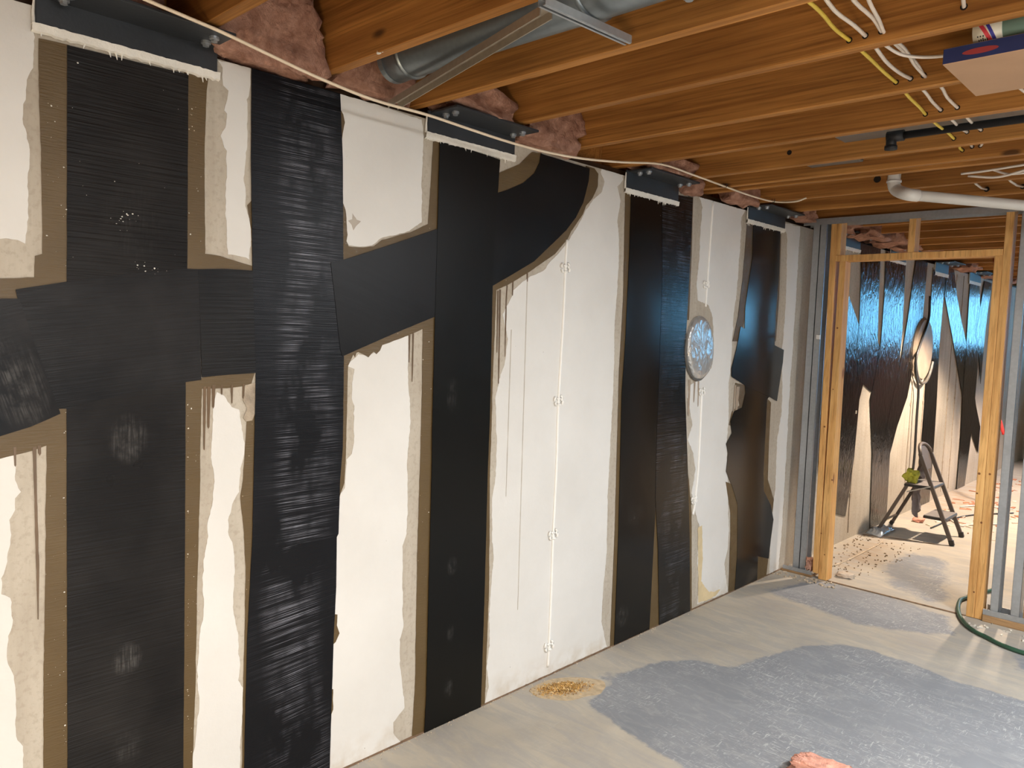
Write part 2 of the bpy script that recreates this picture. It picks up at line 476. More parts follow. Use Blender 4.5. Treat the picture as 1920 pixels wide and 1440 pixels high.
# ------------------------------------------------------------------ concrete walls
bm = bmesh.new(); box(bm, -0.22, 0, YB-.2, YE+.2, -.1, H)
wall = tag(frombm('wall_left', bm, CONC), kind='structure')
for nm, b in (('wall_right', (XR, XR+.2, YB-.2, YE+.2, -.1, ZJ+.26)), ('wall_front', (-.22, XR+.2, YB-.2, YB, -.1, ZJ+.26))):
    bm = bmesh.new(); box(bm, *b); tag(frombm(nm, bm, CONC), kind='structure')
# end wall with daylight windows in its upper half
WIN = [(.35, 2.65), (3.1, 4.9), (5.5, 7.2)]; WZ0, WZ1 = 1.50, 2.29
bm = bmesh.new(); box(bm, -.22, XR+.2, YE, YE+.2, -.1, WZ0); box(bm, -.22, XR+.2, YE, YE+.2, WZ1, ZJ+.26)
xx = [-.22]+[v for w_ in WIN for v in w_]+[XR+.2]
for i in range(0, len(xx), 2): box(bm, xx[i], xx[i+1], YE, YE+.2, WZ0, WZ1)
tag(frombm('wall_end', bm, CONC), kind='structure')
GLS = N('window_glass'); GLS.b.inputs['Transmission Weight'].default_value = 1; GLS.b.inputs['IOR'].default_value = 1.05; GLASS = GLS.set((1, 1, 1), 0.0)
for i, (a, b) in enumerate(WIN):
    bm = bmesh.new()
    for q in ((a, a+.04, WZ0, WZ1), (b-.04, b, WZ0, WZ1), (a, b, WZ0, WZ0+.04), (a, b, WZ1-.04, WZ1), ((a+b)/2-.02, (a+b)/2+.02, WZ0, WZ1)):
        box(bm, q[0], q[1], YE+.08, YE+.13, q[2], q[3])
    wo = tag(frombm('window_%d' % (i+1), bm, PVC), kind='structure')
    bm = bmesh.new(); box(bm, a+.03, b-.03, YE+.10, YE+.105, WZ0+.03, WZ1-.03); frombm('pane', bm, GLASS, wo)
    pl = bpy.data.lights.new('window_portal', 'AREA'); pl.shape = 'RECTANGLE'; pl.size = b-a; pl.size_y = WZ1-WZ0
    po = bpy.data.objects.new('window_portal', pl); COL.objects.link(po); po.location = ((a+b)/2, YE+.22, (WZ0+WZ1)/2)
    po.rotation_euler = (radians(-90), 0, 0); pl.cycles.is_portal = True

# ------------------------------------------------------------------ paint left on the wall
PAINTS = [
 [(-160, -30), (60, -30), (62, 50), (65, 70), (63, 77), (62, 127), (50, 150), (48, 187), (43, 233), (50, 260), (55, 300), (52, 400), (47, 457), (33, 450), (0, 448), (-160, 450)],
 [(408, 113), (417, 127), (418, 160), (428, 170), (420, 207), (425, 213), (422, 240), (413, 255), (425, 283), (425, 333), (422, 367), (425, 433), (427, 477), (467, 487), (470, 460), (472, 420), (462, 393), (458, 327), (463, 267), (462, 187), (467, 173), (470, 128), (445, 118)],
 [(-160, 841), (0, 841), (24, 831), (30, 862), (28, 900), (39, 922), (28, 934), (28, 956), (17, 975), (19, 1012), (11, 1061), (2, 1084), (2, 1114), (19, 1121), (24, 1162), (15, 1192), (13, 1237), (26, 1275), (30, 1342), (30, 1380), (43, 1399), (43, 1440), (43, 1470), (-160, 1470)],
 [(406, 735), (399, 765), (398, 803), (396, 851), (401, 896), (399, 922), (397, 949), (388, 986), (390, 1005), (381, 1050), (381, 1155), (375, 1185), (371, 1237), (369, 1275), (373, 1305), (366, 1387), (358, 1440), (356, 1470), (452, 1470), (450, 1406), (457, 1312), (456, 1290), (446, 1275), (450, 1245), (446, 1200), (437, 1144), (439, 1042), (435, 1016), (427, 997), (427, 975), (435, 945), (448, 922), (450, 879), (458, 837), (453, 799), (448, 768), (434, 763), (420, 742)],
 [(638, 173), (700, 194), (790, 224), (793, 250), (793, 290), (790, 333), (790, 417), (767, 433), (713, 447), (697, 460), (680, 462), (653, 460), (647, 447), (650, 440), (647, 393), (640, 377), (630, 333), (630, 283), (632, 250), (632, 187)],
 [(649, 685), (671, 664), (690, 668), (709, 657), (716, 647), (765, 629), (765, 678), (765, 712), (768, 747), (768, 810), (763, 862), (764, 900), (764, 958), (762, 1000), (754, 1024), (754, 1074), (754, 1148), (756, 1175), (749, 1199), (750, 1238), (754, 1288), (758, 1327), (737, 1354), (737, 1374), (750, 1390), (752, 1400), ('w', 1.72, .0), ('w', 1.10, .0), (614, 1460), (618, 1347), (622, 1222), (630, 1187), (624, 1152), (628, 1036), (634, 931), (646, 915), (649, 862), (659, 851), (664, 817), (662, 775), (664, 761), (659, 747), (661, 712), (664, 692)],
 [(908, 1320), (916, 1288), (912, 1249), (918, 1210), (916, 1152), (925, 1047), (922, 1016), (922, 938), (929, 892), (931, 817), (928, 747), (935, 712), (945, 685), (952, 636), (942, 589), (959, 556), (960, 545), (994, 518), (1018, 508), (1060, 459), (1074, 438), (1084, 421), (1095, 400), (1110, 377), (1128, 360), (1133, 340), (1126, 322), (1128, 316), (1167, 328), (1168, 337), (1157, 350), (1163, 377), (1157, 413), (1160, 450), (1160, 489), (1158, 520), (1155, 563), (1152, 606), (1151, 667), (1149, 740), (1144, 831), (1139, 925), (1137, 1037), (1131, 1097), (1127, 1165), (1133, 1195), (1138, 1212)],
 [(1311, 367), (1317, 389), (1314, 422), (1311, 483), (1306, 529), (1308, 563), (1328, 572), (1335, 593), (1338, 640), (1334, 690), (1312, 712), (1290, 722), (1288, 745), (1292, 760), (1298, 797), (1289, 824), (1300, 850), (1304, 880), (1296, 925), (1304, 962), (1313, 992), (1309, 1030), (1307, 1056), (1311, 1094), (1307, 1133), (1364, 1110), (1358, 1056), (1364, 1030), (1366, 981), (1364, 906), (1362, 831), (1366, 775), (1366, 722), (1370, 682), (1375, 590), (1380, 560), (1389, 434), (1390, 407), (1397, 392), (1340, 374)],
 [(1470, 418), (1476, 447), (1474, 544), (1471, 606), (1465, 667), (1467, 722), (1465, 775), (1457, 824), (1454, 910), (1446, 981), (1442, 1076), (1459, 1066), (1465, 1000), (1474, 850), (1482, 700), (1485, 667), (1493, 544), (1500, 425)],
]
for i, P in enumerate(PAINTS):
    plate('paint_patch', P, 0.0, .0016, PAINT, wall, amp=.0035 if i < 7 else .006, seg=.010, seed=i*3.7)
# chipped spot where paint is missing
plate('bare_chip', [(660, 400), (668, 412), (676, 415), (667, 424), (662, 432), (659, 422), (652, 414), (660, 411)], .0016, .0006, m_plain('bare_chip_grey', (.40, .36, .31), .8), wall, .002, .006, 4)


# ------------------------------------------------------------------ straps
MC = [0]
def strap(label, pieces, margins, mat, group=None, name='carbon_fiber_strap'):
    """pieces: (outline, angle, level)"""
    P0 = wallpts(pieces[0][0]); cy = sum(p[0] for p in P0)/len(P0)
    root = empty(name, (0, cy, 0)); tag(root, label, 'wall strap', group or 'black carbon fiber straps on the basement wall')
    for k, mg in enumerate(margins):
        mpts = mg[0] if isinstance(mg, tuple) else mg
        MC[0] += 1
        adopt(plate('epoxy_margin', mpts, .0016, .0006+.00004*MC[0], EPOX, None, .0012, .012, k*2.1+cy), root)
    for k, pc in enumerate(pieces):
        lvl = pc[2] if len(pc) > 2 else 0
        mm = pc[3] if len(pc) > 3 else mat
        o = plate('fabric_sheet', pc[0], .0028+.0012*lvl, .0016, mm, None, .0005, .02, k, pc[1]); adopt(o, root)
    return root


def spot(px, py, ru, rv, amt, ang=0.0):
    q = atx(px, py); return (q.y*cos(ang)+q.z*sin(ang), -q.y*sin(ang)+q.z*cos(ang), ru, rv, amt)


M1 = m_strap('ribbed_carbon_cloth', .30, 62, 1.0, 0, rd=.0032, dust=.22, weave=.25, spots=[spot(240, 822, .055, .075, .75), spot(237, 1235, .042, .05, .95), spot(240, 1400, .045, .06, .4), spot(250, 420, .09, .12, .15)], col=(.016, .015, .016), sh=(.048, .044, .042))
MA = m_strap('cross_carbon_cloth', .34, 58, .9, 0, rd=.0026, dust=.25, weave=.3, spots=[spot(35, 700, .05, .12, .35), ], sh=(.045, .042, .042))
c2 = atx(575, 500).y
M2 = m_strap('scratched_carbon_cloth', .34, 150, .6, .8, col=(.008, .009, .013), dust=.08, weave=.5, centre=(c2+.01, .12), sh=(.02, .021, .028))
M3 = m_strap('smooth_carbon_cloth', .36, 10, .15, 0, col=(.008, .008, .007), dust=.05, weave=.2, sh=(.014, .014, .013), spots=[spot(845, 740, .03, .07, .3), spot(845, 1060, .03, .04, .5), spot(842, 1185, .02, .04, .5), spot(838, 1290, .025, .05, .5)])
M4 = m_strap('smooth_carbon_cloth_dull', spec=.30, rough=.16, rib=10, ribs=.15, streak=0, col=(.009, .009, .009), dust=.08, weave=.55, sh=(.017, .017, .018), spots=[spot(1188, 965, .07, .09, .22), spot(1165, 1155, .06, .07, .35)])
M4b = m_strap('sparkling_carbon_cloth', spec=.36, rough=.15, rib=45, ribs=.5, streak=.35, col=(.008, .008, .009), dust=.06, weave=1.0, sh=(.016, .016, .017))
M5 = m_strap('glossy_carbon_cloth', spec=.36, rough=.13, rib=14, ribs=.25, streak=0, col=(.010, .010, .010), dust=.06, weave=.9, sh=(.018, .017, .017))
M6 = m_strap('crinkled_glossy_cloth', spec=.42, rough=.12, rib=26, ribs=1.0, rd=.005, crk=(14, 5, 1), col=(.012, .011, .012), dust=.08, weave=.8, sh=(.02, .019, .02))

strap('wide ribbed black strap with round scuffs, foremost, under the largest dark steel bracket',
      [([(125, 85), (352, 140), (350, 510), (347, 720), (346, 1000), (342, 1470), (125, 1470), (124, 800)], 0, 0)],
      [([(72, 72), (130, 85), (130, 1470), (80, 1470), (81, 1290), (84, 1120), (86, 900), (87, 835), (60, 845), (0, 860), (-160, 880), (-160, 500), (0, 522), (64, 520), (65, 480), (79, 476), (77, 300), (73, 200)],),
       ([(345, 130), (390, 148), (387, 170), (383, 300), (384, 476), (412, 480), (477, 500), (478, 520), (345, 520)],),
       ([(340, 715), (480, 690), (470, 722), (425, 728), (378, 729), (375, 840), (375, 900), (371, 1050), (369, 1100), (366, 1290), (362, 1400), (356, 1470), (338, 1470)],)], M1)
AC = atx(60, 640); 
strap('black cloth strap crossing the foremost wide strap, dipping at the left edge of the picture',
      [([(-160, 640), (0, 560), (35, 560), (62, 640), (112, 775), (55, 800), (0, 817), (-160, 880)], .3, 1.8, m_strap('streaked_cross_cloth', .3, 24, .6, 0, dust=.3, weave=.3, spots=[spot(30, 720, .07, .13, .7, .3)], sh=(.05, .045, .043))),
       ([(28, 543), (125, 528), (230, 515), (350, 504), (372, 505), (376, 712), (348, 716), (230, 738), (125, 766), (100, 766), (60, 670)], .12, .85)],
      [], MA, 'cross straps of black cloth')
strap('short black cloth panel between the foremost strap and the scratched strap',
      [([(369, 505), (420, 504), (492, 509), (497, 560), (496, 698), (430, 702), (377, 707), (374, 600)], .05, 1.1)], [], m_strap('short_cross_cloth', .36, 70, .8, 0, rd=.002, dust=.2, weave=.3, sh=(.034, .032, .031)), 'cross straps of black cloth')
strap('black strap covered in fine white horizontal scratches, second from the left',
      [([(470, 127), (636, 176), (641, 300), (642, 500), (643, 680), (641, 840), (636, 900), (633, 1000), (630, 1006), (471, 1033), (474, 900), (478, 700), (472, 500), (469, 300)], 0, 1.2),
       ([(471, 1025), (630, 1000), (629, 1100), (624, 1200), (616, 1470), (455, 1470), (462, 1200)], .08, .6)],
      [([(463, 385), (475, 370), (480, 505), (473, 505), (470, 430)],),
       ([(462, 790), (480, 770), (478, 1470), (453, 1470), (455, 1300), (458, 1200), (460, 1070), (457, 1000), (450, 930), (455, 900)],),
       ([(630, 190), (643, 215), (646, 230), (642, 250), (638, 283), (640, 310), (638, 333), (641, 377), (647, 393), (651, 440), (649, 452), (653, 462), (680, 464), (700, 462), (715, 450), (768, 436), (802, 420), (830, 400), (830, 450), (640, 495), (628, 400)],),
       ([(636, 668), (670, 655), (665, 670), (662, 664), (652, 686), (650, 760), (648, 850), (645, 905), (636, 932), (633, 920)],),
       ([(620, 1150), (632, 1152), (631, 1172), (636, 1187), (629, 1203), (622, 1210)],),
       ([(614, 1290), (624, 1292), (624, 1330), (616, 1350)],)], M2)
DA = -.40
strap('black cloth strap rising rightward over the scratched strap toward the smooth third strap',
      [([(618, 492), (640, 488), (722, 462), (822, 428), (822, 590), (735, 626), (640, 668), (636, 655), (628, 580)], -.32, 2.4)],
      [([(640, 655), (815, 590), (814, 605), (791, 617), (765, 629), (716, 647), (712, 657), (705, 664), (700, 659), (690, 670), (680, 664), (671, 660), (662, 664), (652, 686), (642, 690)],)],
      m_strap('sloped_cross_cloth', .38, 22, .3, 0, dust=.14, weave=.3, sh=(.03, .030, .030)), 'cross straps of black cloth')
strap('smooth deep black strap, third from the left, ending behind the second steel bracket',
      [([(822, 262), (935, 300), (931, 360), (925, 450), (921, 539), (916, 782), (912, 880), (906, 1113), (899, 1327), (793, 1376), (797, 1300), (801, 1113), (807, 880), (808, 800), (813, 598), (818, 420)], 0, 3.4)],
      [([(812, 262), (830, 262), (826, 420), (815, 600), (812, 860), (808, 1100), (800, 1374), (772, 1382), (778, 1269), (782, 1035), (787, 880), (791, 720), (792, 612), (803, 592), (802, 420), (808, 330)],),
       ([(918, 530), (930, 545), (923, 712), (921, 800), (918, 880), (916, 1113), (908, 1323), (895, 1328)],)], M3)
strap('curved black cloth strap sweeping up to the wall top right of the third strap',
      [([(1012, 288), (1060, 303), (1104, 316), (1102, 340), (1092, 380), (1078, 408), (1060, 432), (1000, 490), (960, 514), (915, 540), (918, 366), (950, 356), (980, 343), (1000, 325), (1010, 305)], -.62, .8)],
      [([(924, 330), (940, 322), (973, 308), (997, 285), (1014, 287), (1030, 300), (1010, 340), (930, 380)],),
       ([(1098, 311), (1114, 316), (1121, 326), (1120, 350), (1110, 372), (1098, 386), (1092, 402), (1070, 434), (1063, 449), (1040, 476), (990, 511), (950, 535), (915, 550), (918, 530), (1000, 480), (1080, 390)],)],
      m_strap('curved_cross_cloth', .36, 20, .25, 0, dust=.14, weave=.3, col=(.009, .009, .009), sh=(.022, .022, .022)), 'cross straps of black cloth')
strap('twin black straps side by side with a blue window sheen, left of the silver oval',
      [([(1182, 345), (1242, 362), (1244, 483), (1238, 700), (1229, 925), (1222, 1060), (1216, 1180), (1150, 1210), (1158, 1000), (1164, 740), (1171, 636), (1178, 480)], 0, 1),
       ([(1240, 360), (1297, 371), (1294, 450), (1288, 560), (1284, 640), (1283, 740), (1285, 800), (1288, 887), (1291, 1000), (1292, 1148), (1234, 1174), (1232, 1030), (1227, 932), (1230, 800), (1234, 700), (1240, 520)], 0, 2, M4b)],
      [([(1172, 340), (1186, 345), (1175, 640), (1155, 1210), (1143, 1214), (1152, 1000), (1160, 700), (1168, 560)],),
       ([(1222, 900), (1236, 900), (1240, 1172), (1212, 1183)],),
       ([(1290, 365), (1299, 369), (1296, 480), (1291, 600), (1287, 600)],),
       ([(1284, 860), (1291, 900), (1296, 960), (1296, 1146), (1288, 1150)],)], M4)
strap('glossy black strap with torn side flap and angled patch, last one before the partition',
      [([(1411, 415), (1462, 430), (1459, 514), (1453, 590), (1451, 650), (1394, 640), (1396, 575), (1409, 483)], 0, 1),
       ([(1394, 700), (1459, 705), (1444, 740), (1437, 749), (1430, 887), (1431, 921), (1444, 947), (1449, 974), (1444, 1011), (1440, 1047), (1420, 1043), (1418, 1092), (1376, 1110), (1381, 1037), (1382, 947), (1371, 910), (1360, 884), (1364, 850), (1360, 832), (1371, 812), (1368, 790), (1375, 771), (1390, 764), (1396, 737)], 0, .6),
       ([(1387, 612), (1425, 634), (1468, 656), (1466, 680), (1461, 712), (1455, 752), (1439, 743), (1394, 722), (1370, 706), (1370, 690), (1380, 651)], -.4, 2)],
      [([(1402, 395), (1414, 400), (1412, 483), (1398, 590), (1386, 640), (1373, 640), (1383, 593), (1392, 520)],),
       ([(1360, 903), (1372, 908), (1384, 947), (1384, 1037), (1378, 1110), (1365, 1113), (1369, 1000), (1369, 962)],),
       ([(1436, 745), (1445, 755), (1441, 830), (1439, 899), (1450, 936), (1448, 960), (1440, 940), (1428, 921), (1426, 887)],),
       ([(1417, 1040), (1440, 1046), (1436, 1080), (1416, 1093)],),
       ([(1378, 718), (1396, 722), (1396, 770), (1388, 800), (1366, 797), (1372, 771), (1386, 760)],),
       ([(1458, 432), (1464, 434), (1460, 560), (1454, 640), (1448, 640)],)], M5)

FG = 'black straps on the bare wall seen through the door opening'
FL = [0]
def fstrap(label, pieces, ang=0):
    FL[0] += 1
    return strap(label, [(p, ang, i*.5+FL[0]*1.15) for i, p in enumerate(pieces)], [], M6, FG)
fstrap('black diagonal strap nearest behind the left door post, with a crinkled upper piece',
       [[(1530, 560), (1548, 480), (1560, 470), (1575, 500), (1592, 560), (1610, 612), (1622, 700), (1610, 750), (1600, 860), (1584, 968), (1560, 962), (1535, 900), (1528, 800)]])
fstrap('black strap meeting the diagonal strap in a pointed patch, beyond the left door post',
       [[(1612, 455), (1650, 462), (1646, 560), (1644, 640), (1652, 668), (1652, 700), (1632, 735), (1608, 712), (1604, 665), (1610, 600), (1613, 520)]])
fstrap('Y-shaped strap pair running to the floor, left of the step ladder',
       [[(1660, 470), (1697, 480), (1690, 620), (1684, 690), (1672, 760), (1667, 850), (1660, 976), (1629, 992), (1634, 850), (1630, 750), (1640, 700), (1650, 640), (1656, 560)],
        [(1716, 480), (1738, 486), (1733, 540), (1726, 620), (1712, 680), (1699, 745), (1680, 800), (1667, 850), (1650, 870), (1660, 800), (1684, 693), (1700, 600)]])
fstrap('slim straight black strap directly behind the step ladder',
       [[(1748, 505), (1772, 510), (1766, 570), (1760, 640), (1754, 760), (1748, 850), (1740, 948), (1718, 955), (1725, 850), (1732, 760), (1738, 640)]])
fstrap('steeply slanted black strap right of the one behind the ladder, joining the next strap',
       [[(1774, 498), (1787, 502), (1792, 554), (1800, 600), (1809, 640), (1820, 700), (1828, 760), (1836, 800), (1832, 850), (1822, 820), (1802, 740), (1785, 640), (1769, 554)]])
fstrap('straight black strap that ends above the reddish debris beside the right door post',
       [[(1817, 525), (1834, 530), (1836, 600), (1830, 700), (1822, 790), (1806, 915), (1791, 920), (1799, 820), (1803, 740), (1810, 638)]])
fstrap('slanted black strap half hidden by the right door post',
       [[(1844, 527), (1857, 531), (1850, 580), (1844, 630), (1836, 720), (1832, 650), (1826, 629), (1835, 580)]])
def fw(label, y0, y1): strap(label, [([('w', y0, 2.2), ('w', y1, 2.2), ('w', y1, .002), ('w', y0, .002)], 0, 0)], [], M6, FG)
fw('dark strap seen just right of the right door post, between wood and metal stud', 10.15, 10.75)
fw('farthest dark strap glimpsed between the metal studs at the right edge', 11.3, 11.8)

# bare wall beyond: vertical form seams and tie marks
for px, y0, y1 in ((1508, 430, 1050), (1702, 700, 955), (1722, 790, 950), (1773, 640, 935), (1790, 560, 925), (1596, 780, 1000), (1515, 430, 1045)):
    a = atx(px, (y0+y1)/2); bm = bmesh.new()
    pts = [(0.001, a.y+random.uniform(-.008, .008), .05+i*.2) for i in range(12)]; tube(bm, pts, .005, 5)
    for zz in (.35, 1.0, 1.65): box(bm, 0, .007, a.y-.018, a.y+.018, zz-.016, zz+.016, .004)
    frombm('form_seam', bm, m_plain('form_seam_grey', (.30, .25, .19), .9, 0, .25, 30, .4) if px == 1508 else bpy.data.materials['form_seam_grey'], wall)

# painted vertical seams with knots
SEAMP = m_plain('bright_seam_paint', (.86, .85, .81), .5, 0, .03, 20, .2)
def seam(pts, knots, mat=SEAMP, r=.0062):
    P = [atx(*p, .0035) for p in pts]; bm = bmesh.new(); tube(bm, catmull(P, 6), r, 6)
    o = frombm('painted_seam', bm, mat, wall, True)
    for k in knots:
        c = atx(*k, .0055); bm = bmesh.new()
        for j in range(9):
            a_ = j*2.4; rr = .020+.009*sin(j*1.7)
            tube(bm, [c+Vector((.002, cos(a_+t)*rr, sin(a_+t)*rr)) for t in (0, .35, .7)], .0055, 5)
        frombm('paint_knot', bm, mat, wall, True)
seam([(1063, 450), (1060, 503), (1056, 600), (1047, 752), (1043, 880), (1037, 1003), (1033, 1120), (1029, 1212), (1027, 1250)], [(1060, 503), (1047, 752), (1037, 1003), (1029, 1212)])
seam([(1337, 378), (1332, 450), (1327, 520), (1323, 575)], [(1324, 534)], r=.006)
seam([(1316, 730), (1313, 800), (1309, 880), (1303, 940), (1299, 965)], [(1316, 735), (1301, 938)], r=.007)

# resin drips
DN = [0]
def drip(px0, y0, px1, y1, w0, w1, mat=DRIP, x=.0019):
    DN[0] += 1; x += .00007*(DN[0] % 9)
    a = atx(px0, y0); b = atx(px1, y1); a.z = min(a.z, H)
    plate('resin_drip', [(a.y-w0, a.z), (a.y+w0, a.z), ((a.y*.5+b.y*.5)+w0*.8, (a.z+b.z)/2), (b.y+w1, b.z), (b.y, b.z-w1*2), (b.y-w1, b.z), ((a.y+b.y)/2-w0*.8, (a.z+b.z)/2)], x, .0012, mat, wall, .0008, .012, px0, world=True)
for d in ((64, 838, 70, 1060, .004, .003), (70, 1040, 71, 1160, .003, .001), (27, 838, 28, 872, .003, .002), (73, 835, 74, 850, .004, .003), (383, 725, 382, 842, .004, .0015), (391, 725, 390, 800, .005, .003), (400, 722, 399, 762, .005, .003),
          (434, 722, 434, 755, .003, .0015), (456, 720, 455, 745, .003, .002), (415, 722, 415, 738, .003, .002),
          (767, 628, 766, 678, .004, .002), (774, 625, 772, 715, .003, .001), (933, 545, 931, 660, .003, .0015), (937, 543, 934, 718, .004, .002),
          (950, 535, 948, 575, .003, .002), (948, 575, 946, 668, .003, .001), (961, 528, 960, 553, .003, .002), (988, 512, 988, 530, .004, .002)):
    drip(*d)
GD = m_plain('thin_grey_run', (.50, .46, .40), .6, 0, .1, 10, 0)
drip(988, 528, 970, 1142, .0022, .0016, GD); drip(958, 618, 948, 930, .0022, .0012, GD)
for d in ((1292, 712, 1290, 775, .012, .008), (1302, 712, 1300, 752, .008, .004), (1309, 712, 1308, 760, .007, .004), (1383, 725, 1380, 768, .02, .012), (1378, 722, 1374, 780, .01, .006)): drip(*d, STAIN)
plate('stain', [(1308, 990), (1316, 985), (1317, 1050), (1314, 1090), (1330, 1110), (1350, 1105), (1340, 1118), (1309, 1130)], .0017, .0003, m_plain('yellow_water_stain', (.62, .50, .30), .7), wall, .006, .012, 5)
# smear of glue in the upper right of the patch under the short panel
plate('glue_smear', [(459, 722), (478, 718), (479, 770), (472, 788), (460, 790), (455, 783), (462, 768), (455, 750)], .0024, .0012, m_plain('clear_glue_smear', (.34, .28, .21), .15, 0, .3, 30, .4), wall, .003, .008, 2)

# flecks of paint stuck on straps and epoxy
def flecks(boxes, n, mat, x):
    bm = bmesh.new()
    for (x0, y0, x1, y1) in boxes:
        for i in range(n):
            q = atx(random.uniform(x0, x1), random.uniform(y0, y1)); s = random.choice((.0007, .0009, .001, .0014, .0026))
            a0 = random.random()*6; k = random.choice((4, 5, 6))
            el = random.uniform(.4, 1)
            vs = [bm.verts.new((x, q.y+cos(a0+j*2*pi/k)*s*random.uniform(.6, 1.2), q.z+sin(a0+j*2*pi/k)*s*el)) for j in range(k)]
            tp = bm.verts.new((x+.0014, q.y, q.z))
            for j in range(k): bm.faces.new((vs[j], vs[(j+1) % k], tp))
    o = frombm('paint_fleck', bm, mat, wall); o['kind'] = 'stuff'
flecks([(85, 100, 122, 480), (85, 900, 120, 1300), (352, 200, 380, 490), (352, 730, 372, 1200), (786, 640, 808, 1340), (640, 215, 650, 480), (908, 560, 920, 1310), (650, 470, 810, 480)], 12, CAULK, .0030)
flecks([(130, 100, 345, 500), (200, 400, 260, 445), (250, 490, 345, 515), (830, 285, 910, 340), (1170, 300, 1290, 420)], 14, CAULK, .0052)
flecks([(118, 300, 124, 1400)], 46, CAULK, .0040)
flecks([(350, 730, 353, 1400)], 30, TAN, .0040)

# silver oval cap
oc = atx(1309, 652)
prof = []
for k in range(40):
    a_ = 2*pi*k/40; prof.append((oc.y+.137*cos(a_)*(1-.05*sin(2*a_+.4)), oc.z+.170*sin(a_)*(1+.02*cos(3*a_))-.012*cos(a_)))
bm = bmesh.new(); rings = []
for rr, xx_ in ((1.0, .000), (1.01, .012), (.97, .022), (.85, .026), (.6, .028), (.3, .029), (.0, .029)):
    if rr == 0: rings.append([bm.verts.new((xx_, oc.y, oc.z))]); continue
    rings.append([bm.verts.new((xx_+(.003*noise.noise(Vector((y*40, z*25, 1))) if rr < .99 else 0), oc.y+(y-oc.y)*rr, oc.z+(z-oc.z)*rr)) for y, z in prof])
for A, B in zip(rings, rings[1:]):
    for k in range(40):
        if len(B) == 1: bm.faces.new((A[k], A[(k+1) % 40], B[0]))
        else: bm.faces.new((A[k], A[(k+1) % 40], B[(k+1) % 40], B[k]))
n = N('crinkled_silver_foil'); v = n.coord(scale=(1, 1, .5)); n.bump(n.noise(v, 22, 3, .5, 1.2), .55, .02); FOIL = n.set((.52, .53, .53), .22, .55)
cap = frombm('oval_wall_cap', bm, FOIL, None, True, (0, oc.y, oc.z)); tag(cap, 'silver foil covered oval cap on the painted wall beside the twin black straps', 'cap')
bm = bmesh.new()
pts = [Vector((.006, oc.y+.141*cos(t), oc.z+.176*sin(t))) for t in [pi*(.86+i*.055) for i in range(22)]]
tube(bm, pts, [.003+.005*sin(pi*i/21)+.001*sin(i*3) for i in range(22)], 6); adopt(tag(frombm('sealant_rim', bm, m_plain('grey_sealant', (.10, .09, .075), .5)), 'dark grey sealant around the lower edge'), cap)
oc2 = atx(1727, 655)
bm = bmesh.new(); bmesh.ops.create_cone(bm, cap_ends=True, segments=28, radius1=1, radius2=.9, depth=.03)
for v_ in bm.verts: v_.co = Vector((v_.co.z+.015, v_.co.x*.27, v_.co.y*.30))
cap2 = frombm('oval_wall_cap', bm, m_plain('tan_cap', (.30, .235, .17), .6), None, False); cap2.location = (0, oc2.y, oc2.z)
tag(cap2, 'tan oval cap on the bare wall beyond the door opening, above the ladder', 'cap')
bm = bmesh.new(); pts = [Vector((.035, .27*cos(t), .31*sin(t)-.0)) for t in [pi*(1.12+i*.076) for i in range(11)]]
tube(bm, pts, .014, 6); q_ = frombm('sealant_rim', bm, bpy.data.materials['grey_sealant'], None); q_.parent = cap2
bm = bmesh.new()
pts = [atx(*p, .04) for p in ((1744, 555), (1741, 600), (1727, 640), (1718, 670), (1717, 700), (1722, 730), (1719, 780), (1715, 850), (1712, 880))]
tube(bm, catmull(pts, 5), .011, 6)
tag(frombm('hanging_wire', bm, BLKP, None, True), 'dark wire hanging in a loose curve over the far wall cap', 'wire')

